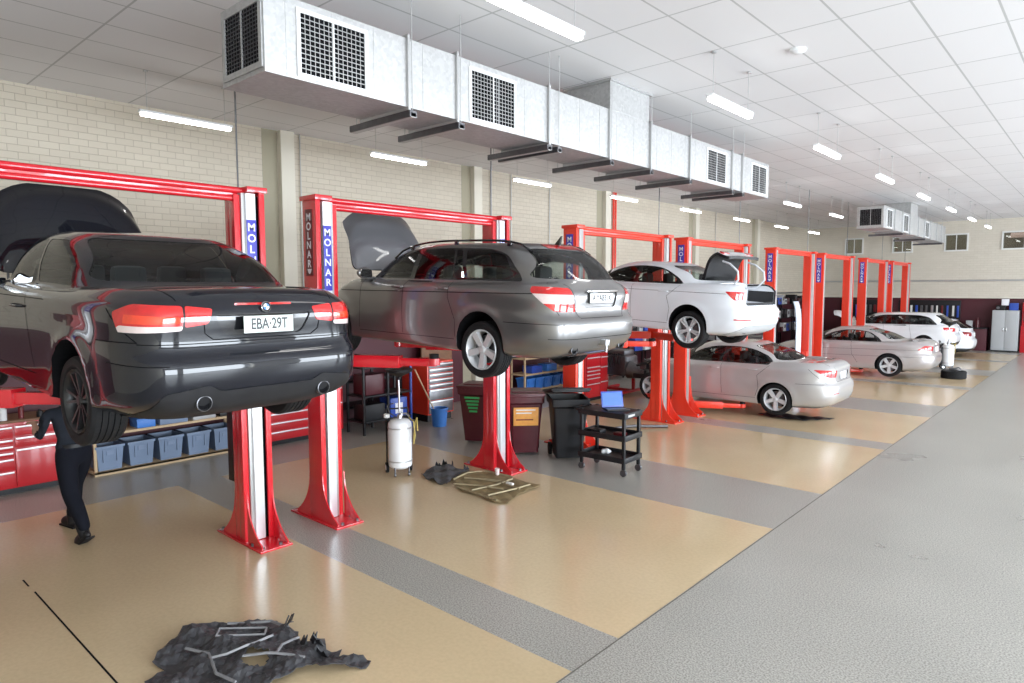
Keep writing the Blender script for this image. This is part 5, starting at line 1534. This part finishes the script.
R = Matrix.Translation((-.12, 0, .018)) @ Matrix.Rotation(-.28, 4, 'Y')
bm = NB(); q = NB(); box(q, (-.008, -.17, 0), (.006, .17, .235), .004); join(bm, q, 0, R); l = obj('screen_lid', bm, M['bluedark'], t)
bm = NB(); q = NB(); box(q, (.0062, -.15, .025), (.0075, .15, .215)); join(bm, q, 0, R); obj('screen', bm, M['screen'], l)
for k, (dx, dy, z, m, nm, lb, sz) in enumerate([(-.1, .05, .22, 'white', 'rag', 'crumpled white rag on the bottom tier of the trolley', .07), (.18, .0, .54, 'labeldk', 'parts_box', 'small dark red carton on the middle tier of the trolley', .06), (-.2, -.05, .54, 'black', 'hand_tool_case', 'black tool case on the middle tier of the trolley', .08)]):
    bm = NB()
    if nm == 'rag':
        bmesh.ops.create_icosphere(bm, subdivisions=3, radius=sz)
        for v in bm.verts: v.co *= 1+.25*math.sin(v.co.x*70)*math.cos(v.co.y*60); v.co.z = max(v.co.z*.6, -.03)+.03
    else: box(bm, (-sz*1.4, -sz, 0), (sz*1.4, sz, sz*.7), .008); box(bm, (-sz*.5, -sz-.01, sz*.2), (sz*.5, -sz, sz*.45), .004)
    o = obj(nm, bm, M[m], None, loc=(-5.47+dx, 8.26+dy, z)); tag(o, lb, nm.replace('_', ' '))

# ------------------------------------------------------------------ torn undertrays on the floor
def sheet(bm, outline, hfun, thick=.006, mi=0, res=.035, holes=()):
    """crumpled sheet: triangulated outline with height function"""
    from mathutils.geometry import delaunay_2d_cdt
    xs = [p[0] for p in outline]; ys = [p[1] for p in outline]
    pts = []; O = []
    n = len(outline)
    for i in range(n):
        a = Vector(outline[i]); b = Vector(outline[(i+1) % n]); k = max(1, int((b-a).length/res))
        for j in range(k): O.append(a.lerp(b, j/k))
    face = list(range(len(O))); pts = [Vector((p[0], p[1])) for p in O]
    def inside(p, poly):
        c = False; j = len(poly)-1
        for i in range(len(poly)):
            if (poly[i][1] > p[1]) != (poly[j][1] > p[1]) and p[0] < (poly[j][0]-poly[i][0])*(p[1]-poly[i][1])/(poly[j][1]-poly[i][1])+poly[i][0]: c = not c
            j = i
        return c
    x = min(xs)
    while x < max(xs):
        y = min(ys)
        while y < max(ys):
            if inside((x, y), outline): pts.append(Vector((x+.003*math.sin(y*90), y)))
            y += res
        x += res
    vs, es, fs, *_ = delaunay_2d_cdt(pts, [], [face], 1, 1e-5)
    top = [bm.verts.new((v[0], v[1], hfun(v[0], v[1])+thick)) for v in vs]; bot = [bm.verts.new((v[0], v[1], hfun(v[0], v[1]))) for v in vs]
    cnt = {}
    for f in fs:
        c = sum((Vector(vs[i]) for i in f), Vector((0, 0)))/len(f)
        if any(inside(c, h) for h in holes): continue
        bm.faces.new([top[i] for i in f]).material_index = mi; bm.faces.new([bot[i] for i in f][::-1]).material_index = mi
        for a, b in zip(f, list(f[1:])+[f[0]]): cnt[(a, b)] = 1
    for (a, b) in cnt:
        if (b, a) not in cnt: bm.faces.new((top[b], top[a], bot[a], bot[b])).material_index = mi
    for v in list(bm.verts):
        if not v.link_faces: bm.verts.remove(v)

O1 = [(-5.09, 1.77), (-5.25, 2.02), (-5.21, 2.25), (-5.06, 2.46), (-4.93, 2.63), (-4.82, 2.60), (-4.76, 2.68), (-4.7, 2.58), (-4.62, 2.64), (-4.55, 2.59), (-4.46, 2.57), (-4.36, 2.56), (-4.30, 2.67), (-4.20, 2.62), (-4.12, 2.70), (-4.07, 2.64), (-3.94, 2.76), (-3.86, 2.77), (-3.82, 2.70), (-3.91, 2.58), (-3.95, 2.47), (-4.08, 2.43), (-4.12, 2.33), (-4.08, 2.22), (-4.12, 2.05), (-4.25, 1.82), (-4.52, 1.66), (-4.80, 1.58), (-4.86, 1.74), (-4.99, 1.70)]
def h1(x, y):
    u, v = x+4.6, y-2.2
    r = abs((u*.75+v*.66))
    return .012+.05*max(0, 1-abs(v-.3*u-.02)/.30)+.016*math.sin(u*17+v*9)+.012*math.sin(v*23-u*8)+.012*math.sin(u*51+v*33)*math.sin(v*47)+.05*max(0, 1-math.hypot(x+4.28, y-2.62)/.14)+.035*max(0, 1-math.hypot(x+4.72, y-2.60)/.12)+.02
t = thing('undertray', 'torn dark grey plastic undertray lying crumpled on the tan floor at the bottom', 'undertray', (-4.6, 2.2, 0))
loc0 = Vector((-4.6, 2.2))
OL = [(p[0]-loc0.x, p[1]-loc0.y) for p in O1]
hole = [(x-loc0.x, y-loc0.y) for x, y in [(-4.58, 2.22), (-4.44, 2.30), (-4.34, 2.22), (-4.42, 2.10), (-4.54, 2.12)]]
hh = lambda x, y: max(.002, h1(x+loc0.x, y+loc0.y)-.012)
bm = NB(); sheet(bm, OL, hh, holes=[hole], res=.03)
obj('tray_sheet', bm, M['traydark'], t, ang=9)
hs = lambda x, y: .034+.05*max(0, 1-abs(y-.3*x-.02)/.30)+.02*max(0, 1-math.hypot(x-.1, y-.3)/.3)
bm = NB()    # moulded rectangular frame
fr = [(-.42, .0), (-.22, .28), (-.10, .20), (-.30, -.08)]
P = [(p[0], p[1], hs(*p)+.012) for p in fr]
for a, b in zip(P, P[1:]+P[:1]):
    tube(bm, [a, b], .009, 4)
obj('moulded_frame', bm, M['traygrey'], t)
def strip(bm, pts, w, hf, h=.010):
    pv = None
    P = []
    for a, b in zip(pts[:-1], pts[1:]):
        n = max(2, int(math.dist(a, b)/.03))
        for k in range(n): P.append((a[0]+(b[0]-a[0])*k/n, a[1]+(b[1]-a[1])*k/n))
    P.append(pts[-1])
    for i, (x, y) in enumerate(P):
        q = P[min(i+1, len(P)-1)]; r_ = P[max(i-1, 0)]
        d = Vector((q[0]-r_[0], q[1]-r_[1])).normalized(); n = Vector((-d.y, d.x))*w/2
        ring = [bm.verts.new((x+n.x*k, y+n.y*k, hf(x, y)+z)) for k, z in ((-1, .004), (-.5, h+.006), (.5, h+.008), (1, .004))]
        if pv:
            for j in range(3): bm.faces.new((pv[j], pv[j+1], ring[j+1], ring[j]))
            bm.faces.new((pv[3], pv[0], ring[0], ring[3]))
        else: bm.faces.new(ring)
        pv = ring
    bm.faces.new(pv[::-1])
for pl in ([(-.05, .24), (.0, .05), (-.04, -.12), (-.10, -.22)], [(.08, -.06), (.20, .06), (.34, .16), (.44, .22)], [(-.36, -.28), (-.15, -.2), (.1, -.26), (.3, -.22)], [(-.5, .1), (-.3, .36), (-.1, .40)], [(.12, .36), (.16, .2), (.26, .1)]):
    bm = NB(); strip(bm, pl, .022, hs); obj('moulded_rib', bm, M['traygrey'], t, ang=20)
bm = NB(); rr2 = random.Random(2)
for (x, y) in [(.20, .34), (.27, .38), (.34, .40), (.42, .38), (-.12, .38), (-.16, .44)]:
    q = NB(); a = rr2.random()*3
    pf = [(-.05, 0), (.05, 0), (.035, .07), (.0, .045), (-.02, .095), (-.045, .05)]
    prism(q, pf, 'y', -.004, .004); join(bm, q, 0, Matrix.Translation((x, y, hh(x, y))) @ Matrix.Rotation(a, 4, 'Z') @ Matrix.Rotation(.4, 4, 'X'))
obj('torn_edge', bm, M['black'], t)
# second, dirty tray by the second lift
loc0 = Vector((-6.5, 6.5))
t = thing('undertray', 'dirty yellow-brown undertray of two joined panels in front of the second lift post', 'undertray', (-6.5, 6.5, 0))
O2 = [(-6.76, 6.30), (-6.88, 6.66), (-6.76, 6.86), (-6.55, 6.93), (-6.35, 6.92), (-6.05, 6.90), (-5.67, 6.88), (-5.70, 6.67), (-5.65, 6.38), (-5.52, 6.06), (-5.67, 5.97), (-6.04, 6.05), (-6.3, 6.02), (-6.45, 6.09)]
hb = lambda x, y: .006+.012*abs(math.sin((x*.5+y)*14))+.03*max(0, .3-abs(y-.35))
bm = NB(); sheet(bm, [(p[0]-loc0.x, p[1]-loc0.y) for p in O2], hb, res=.035); obj('tray_sheet', bm, M['matdirty'], t, ang=9)
for pl in ([(-.26, -.2), (-.36, .15), (-.25, .36)], [(-.1, -.35), (.2, -.2), (.6, -.1)], [(.0, .05), (.3, .1), (.75, .05)], [(.3, -.4), (.38, .0), (.35, .36)], [(.62, -.42), (.7, .0), (.72, .3)], [(-.2, -.05), (.1, .1), (.4, .2)], [(-.22, .38), (.1, .42), (.3, .42)], [(.0, -.42), (.35, -.45), (.85, -.50)]):
    bm = NB(); strip(bm, pl, .022, lambda x, y: .022+.01*x, .012); obj('moulded_rib', bm, mat('muddy_rib', (.33, .27, .16), .7, noise=(12, .5)), t, ang=20)
t = thing('undertray', 'crumpled black undertray piece at the left end of the dirty yellow-brown one', 'undertray', (-7.12, 6.46, 0))
O3 = [(-7.27, 6.14), (-7.45, 6.45), (-7.47, 6.75), (-7.28, 6.80), (-7.18, 6.70), (-7.04, 6.72), (-6.99, 6.84), (-6.90, 6.70), (-6.90, 6.5), (-6.80, 6.30), (-6.62, 6.05), (-6.85, 6.06)]
hc = lambda x, y: .01+.035+.03*math.sin(x*21+y*6)*math.cos(y*17)+.05*max(0, 1-math.hypot(x+.1, y-.1)/.3)
bm = NB(); sheet(bm, [(p[0]+7.12, p[1]-6.46) for p in O3], lambda x, y: max(.002, hc(x, y)-.02), res=.035); obj('tray_sheet', bm, M['traydark'], t, ang=9)
bm = NB()
for (x, y, a) in [(-.30, .28, .3), (.12, .32, 1.3), (-.1, .25, 2.2), (-.25, .1, .8)]:
    q = NB(); prism(q, [(-.05, 0), (.05, 0), (.02, .06), (.0, .035), (-.03, .085)], 'y', -.004, .004); join(bm, q, 0, Matrix.Translation((x, y, max(.02, hc(x, y)-.02))) @ Matrix.Rotation(a, 4, 'Z'))
obj('torn_edge', bm, M['black'], t)
t = thing('undertray', 'black undertray piece on the floor beside the rear wheel of the silver saloon', 'undertray', (-4.75, 14.15, 0))
O4 = [(-.75, -.25), (-.3, -.35), (.2, -.30), (.45, .05), (.62, .30), (.42, .34), (.1, .15), (-.3, .2), (-.7, .1)]
bm = NB(); sheet(bm, O4, lambda x, y: .006+.025*abs(math.sin(x*9+y*7)), res=.06); obj('tray_sheet', bm, M['black'], t, ang=20)
for k, (x, y) in enumerate([(-6.45, 6.86), (-5.98, 6.62)]):
    t = thing('plastic_cup' if k == 0 else 'clamp', ['small cream cup standing on the edge of the dirty undertray', 'small white clamp lying on the dirty undertray'][k], 'cup' if k == 0 else 'clamp', (x, y, .035))
    bm = NB(); lathe(bm, [(0, 0), (.028, 0), (.036, .09), (.032, .09), (.025, .006), (0, .006)], 16) if k == 0 else box(bm, (-.07, -.02, 0), (.05, .02, .03), .008)
    obj('cup_body' if k == 0 else 'clamp_body', bm, M['clearlens'] if k == 0 else M['whitetrim'], t)
bm = NB(); tube(bm, [(-6.95, 10.7, .03), (-6.75, 11.0, .05), (-6.5, 11.25, .04), (-6.3, 11.5, .03)], .03, 8)
tag(obj('rubber_hose', bm, M['darksteel']), 'dark length of hose on the tan floor right of the trolley', 'hose')

# ------------------------------------------------------------------ loose tyre, cabinets and benches down the hall
t = thing('loose_tyre', 'wheel lying flat on the floor behind the silver coupe', 'tyre', (-3.45, 23.4, .115))
o = link_mesh('tyre', tyre_mesh(.325, .225), t); o.rotation_euler = (PI/2, 0, 0)
o2 = link_mesh('rim', rim_mesh('six', .325, M['rimblack']), o)
t = thing('brake_caliper', 'dark brake parts lying on top of the flat wheel', 'brake part', (-3.45, 23.4, .235))
bm = NB(); box(bm, (-.12, -.05, 0), (.06, .08, .07), .02); tube(bm, [(0, 0, .05), (.12, .02, .09), (.16, .1, .04)], .02); lathe(bm, [(0, .0), (.09, 0), (.09, .02), (0, .02)], 20, origin=(.1, .05, 0)); obj('caliper_body', bm, M['darksteel'], t)

t = thing('metal_cupboard', 'grey two-door metal cupboard against the far wall at the right', 'cupboard', (-3.34, 34.5, 0))
bm = NB(); box(bm, (-.45, -.32, .06), (.45, .3, 1.72), .01); obj('carcass', bm, M['cabgrey'], t)
bm = NB(); box(bm, (-.43, -.28, 0), (.43, .28, .06)); obj('plinth', bm, M['black'], t)
for s in (-1, 1):
    bm = NB(); a, b = sorted((s*.006, s*.44)); box(bm, (a, -.34, .08), (b, -.32, 1.69), .004); d = obj('door', bm, M['cabgrey'], t)
    bm = NB(); box(bm, (s*.05-.012, -.365, .85), (s*.05+.012, -.34, .99), .004); obj('handle', bm, M['chrome'], d)
for k, (x, w, hh_, m, nm, lb) in enumerate([(-.18, .34, .20, 'black', 'radio', 'black radio on top of the grey cupboard'), (-.05, .24, .0, 'labelwhite', 'carton', 'white carton stacked above the radio on the grey cupboard'), (.25, .30, .30, 'bluedark', 'carton', 'dark blue carton at the right on top of the grey cupboard')]):
    z = 1.722 if k != 1 else 1.922+.002
    t2 = thing(nm, lb, nm, (-3.34+x, 34.45, z)); hh2 = hh_ or .26
    bm = NB(); box(bm, (-w/2, -.12, 0), (w/2, .12, hh2), .01); obj('body' if nm == 'radio' else 'box_body', bm, M[m], t2)
    if nm == 'radio':
        bm = NB(); cyl(bm, (-.1, -.125, .1), (-.1, -.12, .1), .06, n=16); obj('speaker', bm, M['darksteel'], t2)
t = thing('equipment_rack', 'red-framed machine at the right edge of the far wall', 'machine', (-2.62, 34.45, 0))
bm = NB(); box(bm, (-.2, -.2, 0), (.3, .25, 1.1), .02); box(bm, (-.18, -.16, 1.1), (.28, .2, 2.05), .02); obj('cabinet_body', bm, M['redcab'], t)
bm = NB(); box(bm, (-.12, -.22, 1.3), (.2, -.16, 1.7), .01); obj('control_panel', bm, M['darksteel'], t)
for k, (x0, x1, lb) in enumerate([(-4.75, -3.95, 'maroon bench with dark clutter just left of the grey cupboard'), (-7.0, -5.2, 'long maroon bench along the far wall behind the white hatchback'), (-9.6, -7.4, 'maroon bench along the far wall near the left corner')]):
    t = thing('wall_bench', lb, 'bench', ((x0+x1)/2, 34.5, 0)); w = (x1-x0)/2
    bm = NB(); box(bm, (-w, -.3, 0), (w, .3, .92), .01); obj('bench_body', bm, M['maroonwall'], t)
    bm = NB(); box(bm, (-w-.02, -.34, .92), (w+.02, .3, .97), .01); obj('bench_top', bm, M['black'], t)
    rr = random.Random(11+k)
    n = int((x1-x0)/.28)
    for j in range(n):
        x = x0+.15+j*.28; hq = .12+.35*rr.random(); nm = ['parts_box', 'oil_can', 'tool_case'][j % 3]
        cols_ = [('black', 'black'), ('white', 'white'), ('bluedark', 'dark blue'), ('maroon', 'maroon'), ('cabgrey', 'grey')][rr.randrange(5)]
        t2 = thing(nm, '%s %s on the %s, %s from its left end' % (cols_[1], nm.replace('_', ' '), ['small bench by the grey cupboard', 'long far bench', 'far corner bench'][k], ['first', 'second', 'third', 'fourth', 'fifth', 'sixth', 'seventh', 'eighth'][j]), nm.replace('_', ' '), (x, 34.45, .971), 0, 'odds and ends on the far benches')
        bm = NB()
        if nm == 'oil_can': lathe(bm, [(0, 0), (.08, 0), (.08, hq*.75), (.03, hq*.88), (.03, hq), (0, hq)], 14)
        else: box(bm, (-.11, -.12, 0), (.11, .12, hq), .015)
        obj('body', bm, M[cols_[0]], t2)
        if nm == 'tool_case': bm = NB(); tube(bm, [(-.05, -.0, hq), (-.05, 0, hq+.03), (.05, 0, hq+.03), (.05, 0, hq)], .008, 6); obj('handle', bm, M['black'], t2)
        if nm == 'parts_box': bm = NB(); box(bm, (-.115, -.125, hq-.03), (.115, .125, hq+.005), .006); obj('lid', bm, M[cols_[0]], t2)
for k, (x0, x1) in enumerate([(-9.9, -8.2), (-7.4, -5.0)]):
    t = thing('tool_board', 'dark tool board on the far wall, %s' % ['nearer the left corner', 'above the long bench'][k], 'tool board', ((x0+x1)/2, YF-.03, 1.12)); w_ = (x1-x0)/2
    bm = NB(); box(bm, (-w_, -.03, 0), (w_, .02, .98), .005); obj('board', bm, M['black'], t)
    r = random.Random(70+k)
    for j in range(int((x1-x0)/.2)):
        xx = -w_+.12+.2*j
        bm = NB(); box(bm, (xx-.02-.04*r.random(), -.07, .35+.3*r.random()-.2), (xx+.02+.04*r.random(), -.03, .75), .006); obj('hung_tool', bm, M[['steel', 'labeldk', 'bluedark', 'darksteel', 'whitetrim'][r.randrange(5)]], t)
# dark salvage in the fifth bay and a pale bumper stood on end
def salvage(loc, seed, label, sc=1.0):
    t = thing('engine_stand', label, 'engine', loc); r = random.Random(seed)
    bm = NB()
    for x in (-.35, .35):
        box(bm, (x-.03, -.5, .06), (x+.03, .5, .12), .006); box(bm, (x-.03, -.03, .1), (x+.03, .03, .6), .006)
    box(bm, (-.35, -.03, .06), (.35, .03, .12))
    obj('stand_frame', bm, M['redcab'], t)
    for x in (-.35, .35):
        for y in (-.45, .45):
            bm = NB(); cyl(bm, (x-.02, y, .04), (x+.02, y, .04), .04, n=14); obj('caster', bm, M['rubber'], t)
    bm = NB(); box(bm, (-.30, -.26, .42), (.30, .26, .86), .05); box(bm, (-.24, -.2, .84), (.24, .2, .98), .04)
    cyl(bm, (-.34, 0, .55), (-.30, 0, .55), .16, n=24); cyl(bm, (.28, -.05, .55), (.62, 0, .50), .20, .11, n=20)
    obj('engine_block', bm, M['darksteel'], t)
    bm = NB()
    for k in range(6): cyl(bm, (-.32+.02*k, -.2+.08*k, .5+.1*r.random()), (-.36, -.2+.08*k, .5+.1*r.random()), .06, n=14)
    for k in range(4): tube(bm, [(-.2+.13*k, .2, .9), (-.2+.13*k, .34, .86), (-.2+.13*k, .38, .66), (-.1+.1*k, .36, .5)], .026, 8)
    for k in range(5): tube(bm, [(-.25+.11*k, -.22, .88), (-.22+.1*k, -.34, .92), (-.1+.08*k, -.36, .6+.1*r.random())], .014, 6)
    obj('manifold_and_hoses', bm, M['under'], t)
    t.scale = (sc,)*3
    return t
salvage((-9.35, 14.55, 0), 4, 'dark engine on a red stand beyond the tall dark red tool chest', 1.15)
salvage((-7.55, 18.7, 0), 1, 'dark engine on a red stand in the fifth bay, nearer the left post', 1.35)
salvage((-8.3, 20.1, 0), 2, 'dark engine on a red stand in the fifth bay, nearer the right post', 1.45)
t = thing('bumper_cover', 'pale blue-white bumper cover stood on end behind the fifth lift', 'bumper', (-6.98, 20.22, 0), .1)
bm = NB(); pf = []
prev = None
for k in range(17):
    u = k/16; z = .08+2.2*u; off = .10*(1-(2*u-1)**4); 
    ring = [bm.verts.new((off+a, b, z)) for a, b in ((0, -.16), (.06, -.07), (.08, .04), (.02, .15), (-.01, .15), (.05, .04), (.03, -.07), (-.03, -.16))]
    if prev:
        for j in range(8): bm.faces.new((prev[j], prev[(j+1) % 8], ring[(j+1) % 8], ring[j]))
    else: bm.faces.new(ring)
    prev = ring
bm.faces.new(prev); obj('cover_shell', bm, mat('pale_bumper_paint', (.55, .62, .72), .25, coat=1), t)
bm = NB(); box(bm, (-.05, -.2, 0), (.12, .2, .08), .01); obj('foot_block', bm, M['black'], t)
for k, y in enumerate((16.2, 18.2, 20.2, 24.2, 26.2, 30.2, 32.2)):
    t = thing('parts_rack', '%s of the tall dark racks of parts lining the left wall beyond the fourth lift' % ordinal(k), 'rack', (-11.15, y, 0), 0, 'tall parts racks on the left wall')
    for x in (-.28, .28):
        for yy in (-.9, .9):
            bm = NB(); box(bm, (x-.02, yy-.02, 0), (x+.02, yy+.02, 2.15), .004); obj('upright', bm, M['black'], t)
    for z in (.15, .75, 1.35, 1.95):
        bm = NB(); box(bm, (-.3, -.92, z-.03), (.3, .92, z), .004); obj('shelf_board', bm, M['black'], t)
    r = random.Random(50+k); n = 0
    for zi, z in enumerate((.75, 1.35, 1.95)):
        yy = -.8
        while yy < .6:
            wv = .2+.25*r.random(); hv = .18+.26*r.random(); c = r.randrange(6); n += 1
            cn, cm = [('black', 'black'), ('maroon', 'maroon'), ('dark blue', 'bluedark'), ('grey', 'cabgrey'), ('black', 'under'), ('white', 'white')][c]
            o = thing('parts_box', '%s parts box on the %s board of the %s tall dark wall rack' % (cn, ['second', 'third', 'top'][zi], ordinal(k)), 'parts box', (-11.1, y+yy+wv/2, z), 0, 'parts boxes on the tall wall racks')
            bm = NB(); box(bm, (-.2, -wv/2, 0), (.24, wv/2, hv), .012); box(bm, (.235, -wv*.3, hv*.4), (.245, wv*.3, hv*.8), .002, mi=1)
            obj('box_body', bm, [M[cm], M['darksteel']], o)
            yy += wv+.04+.1*r.random()
t = thing('air_pipe', 'red ladder-like riser pipe fixed to the left wall beside the third pilaster', 'pipe', (XL+.10, 17.35, 0))
bm = NB(); cyl(bm, (0, -.06, 0), (0, -.06, ZC), .03, n=10); cyl(bm, (0, .06, 0), (0, .06, ZC), .03, n=10); obj('pipe', bm, M['orange'], t)
bm = NB()
for k in range(36): cyl(bm, (0, -.06, .1+k*.15), (0, .06, .1+k*.15), .02, n=6)
obj('rungs', bm, M['orange'], t)
for k, y in enumerate((6.86, 12.0, 12.75, 14.3, 17.05, 24.4)):
    bm = NB(); cyl(bm, (XL+.035, y, 0), (XL+.035, y, ZC), .012, n=8)
    tag(obj('conduit', bm, M['greysteel']), 'thin grey conduit on the brick wall, %s along from the camera' % ordinal(k), 'conduit', 'conduits on the left wall')

# ------------------------------------------------------------------ the mechanic under the black car
def mechanic():
    # local frame: x forward, y left, z up; feet on the floor
    J = {}
    def P(n, x, y, z, r): J[n] = (Vector((x, y, z)), r)
    P('pelvis', .0, 0, .93, .135); P('waist', .01, 0, 1.06, .125); P('chest', .05, 0, 1.26, .15); P('neckb', .08, 0, 1.43, .085); P('neck', .11, 0, 1.50, .052); P('head', .14, 0, 1.58, .082); P('crown', .15, 0, 1.67, .075)
    for s, n in ((1, 'l'), (-1, 'r')):
        f = -1 if s > 0 else 1
        P('hip'+n, .0, s*.10, .89, .118)
        P('knee'+n, .22*f+.04, s*.11, .50, .088) if f > 0 else P('knee'+n, -.10, s*.11, .50, .088)
        P('calf'+n, .26, s*.11, .34, .080) if f > 0 else P('calf'+n, -.22, s*.11, .35, .080)
        P('ankle'+n, .33, s*.11, .10, .058) if f > 0 else P('ankle'+n, -.36, s*.11, .14, .058)
        P('shoulder'+n, .06, s*.19, 1.39, .068)
        P('elbow'+n, .10, s*.27, 1.13, .045)
        P('fore'+n, .24, s*.25, 1.17, .042)
        P('wrist'+n, .36, s*.20, 1.22, .028)
        P('palm'+n, .43, s*.18, 1.24, .030)
    E_ = [('pelvis', 'waist'), ('waist', 'chest'), ('chest', 'neckb'), ('neckb', 'neck'), ('neck', 'head'), ('head', 'crown')]
    for n in 'lr': E_ += [('pelvis', 'hip'+n), ('hip'+n, 'knee'+n), ('knee'+n, 'calf'+n), ('calf'+n, 'ankle'+n), ('chest', 'shoulder'+n), ('shoulder'+n, 'elbow'+n), ('elbow'+n, 'fore'+n), ('fore'+n, 'wrist'+n), ('wrist'+n, 'palm'+n)]
    # fingers
    for s, n in ((1, 'l'), (-1, 'r')):
        for k in range(4):
            L = [.078, .088, .082, .066][k]; yy = s*(.18+(k-1.5)*.019)
            P('f%d%sa' % (k, n), .462, yy, 1.245, .0095); P('f%d%sb' % (k, n), .462+L*.55, yy, 1.243, .0085); P('f%d%sc' % (k, n), .462+L*.85, yy, 1.215, .0075)
            E_ += [('palm'+n, 'f%d%sa' % (k, n)), ('f%d%sa' % (k, n), 'f%d%sb' % (k, n)), ('f%d%sb' % (k, n), 'f%d%sc' % (k, n))]
        P('t'+n+'a', .415, s*.145, 1.245, .011); P('t'+n+'b', .45, s*.125, 1.235, .009)
        E_ += [('palm'+n, 't'+n+'a'), ('t'+n+'a', 't'+n+'b')]
    names = list(J); me = bpy.data.meshes.new('body'); me.from_pydata([J[n][0] for n in names], [(names.index(a), names.index(b)) for a, b in E_], [])
    o = bpy.data.objects.new('b', me); COL.objects.link(o)
    o.modifiers.new('s', 'SKIN'); sv = me.skin_vertices
    if not sv: pass
    for i, n in enumerate(names):
        r = J[n][1]; rx, ry = (r, r*.8) if n in ('pelvis', 'waist', 'chest') else (r, r)
        me.skin_vertices[0].data[i].radius = (rx, ry); me.skin_vertices[0].data[i].use_root = (n == 'pelvis')
    ss = o.modifiers.new('ss', 'SUBSURF'); ss.levels = 2; ss.render_levels = 2
    dg = bpy.context.evaluated_depsgraph_get(); m2 = bpy.data.meshes.new_from_object(o.evaluated_get(dg)); bpy.data.objects.remove(o)
    # widen the torso sideways, flatten it front to back
    for v in m2.vertices:
        if 1.0 < v.co.z < 1.45 and abs(v.co.y) < .26 and v.co.x < .2: v.co.x = .04+(v.co.x-.04)*.85; v.co.y *= 1.12
    for m in (M['skin'], M['navy'], M['shirt']): m2.materials.append(m)
    m2.materials.clear()
    for m in (M['skin'], M['navy'], M['shirt']): m2.materials.append(m)
    for p in m2.polygons:
        c = p.center; p.use_smooth = True
        if c.z < 1.0 and c.x < .2 or c.z < .9: p.material_index = 1
        elif c.z > 1.45 and abs(c.y) < .12: p.material_index = 0
        elif c.x > .17 and abs(c.y) > .09 and c.z > 1.0: p.material_index = 0
        else: p.material_index = 2
    t = thing('person', 'person in dark work clothes and boots walking beneath the black car, forearms raised in front', 'person', (-8.34, 2.16, 0), 0)
    t.rotation_euler.z = PI+.22
    b = link_mesh('body', m2, t)
    for s, (x, zt, pitch) in ((-1, (.33, .0, .0)), (1, (-.36, .035, .55))):
        bm = NB()
        q = NB(); bmesh.ops.create_uvsphere(q, u_segments=20, v_segments=12, radius=1)
        for v in q.verts:
            v.co.x = v.co.x*.15+.055; v.co.y *= .052*(1+.15*(v.co.x > .1)); v.co.z = max(v.co.z*.075, -.045)+.047+(0 if v.co.x > .02 else .01)
        join(bm, q)
        cyl(bm, (0, 0, .04), (-.01, 0, .20), .052, .058, n=16)
        o = obj('boot', bm, M['black'], t, loc=(x, s*.11, zt), rot=(0, pitch, 0))
        bm = NB(); box(bm, (-.09, -.05, 0), (.20, .05, .022), .01); obj('boot_sole', bm, M['rubber'], o)
    bm = NB(); q = NB(); bmesh.ops.create_uvsphere(q, u_segments=20, v_segments=14, radius=1)
    for v in q.verts: v.co = Vector((v.co.x*.098, v.co.y*.082, v.co.z*.10 if v.co.z > 0 else v.co.z*.06))
    join(bm, q, 0, Matrix.Translation((.135, 0, 1.66))); obj('hair', bm, M['hair'], t)
    for s in (-1, 1):
        bm = NB(); lathe(bm, [(0, 0), (.018, .002), (.028, .008), (.02, .014), (0, .012)], 12, 'y', (.135, s*.082, 1.60)); obj('ear', bm, M['skin'], t)
        bm = NB(); bmesh.ops.create_uvsphere(bm, u_segments=10, v_segments=8, radius=.012)
        obj('eye', bm, M['white'], t, loc=(.212, s*.03, 1.61))
    bm = NB(); prism(bm, [(.215, 1.60), (.245, 1.565), (.215, 1.555)], 'y', -.012, .012); obj('nose', bm, M['skin'], t)
    bm = NB(); box(bm, (.212, -.025, 1.527), (.222, .025, 1.535), .003); obj('mouth', bm, M['labeldk'], t)
    bm = NB(); lathe(bm, [(.135, 1.0), (.14, 1.0), (.14, 1.04), (.135, 1.04)], 24, close=True); 
    for v in bm.verts: v.co.y *= 1.12
    obj('belt', bm, M['black'], t)
    return t
mechanic()

# ------------------------------------------------------------------ camera, world, view
cam = bpy.data.cameras.new('camera'); cam.sensor_width = 36; cam.lens = 36*671.02/1024; cam.clip_end = 200
co = bpy.data.objects.new('camera', cam); COL.objects.link(co)
yaw, pit, roll = math.radians(41.92), math.radians(4.59), math.radians(-.12)
F = Vector((-math.sin(yaw)*math.cos(pit), math.cos(yaw)*math.cos(pit), -math.sin(pit)))
Rv = Vector((math.cos(yaw), math.sin(yaw), 0)); U = Rv.cross(F)
R2 = Rv*math.cos(roll)+U*math.sin(roll); U2 = -Rv*math.sin(roll)+U*math.cos(roll)
mw = Matrix(((R2.x, U2.x, -F.x, 0), (R2.y, U2.y, -F.y, 0), (R2.z, U2.z, -F.z, 2.7), (0, 0, 0, 1)))
co.matrix_world = mw
S.camera = co
w = bpy.data.worlds.new('sky'); S.world = w; w.use_nodes = True
bg = w.node_tree.nodes['Background']; bg.inputs[0].default_value = (.80, .90, 1.0, 1); bg.inputs[1].default_value = 1.2
S.view_settings.view_transform = 'Standard'; S.view_settings.look = 'None'; S.view_settings.exposure = 0.2; S.view_settings.gamma = 1.0
S.view_settings.use_curve_mapping = False
S.cycles.use_denoising = True
S.cycles.max_bounces = 7; S.cycles.transparent_max_bounces = 16; S.cycles.diffuse_bounces = 4
S.cycles.sample_clamp_indirect = 6.0
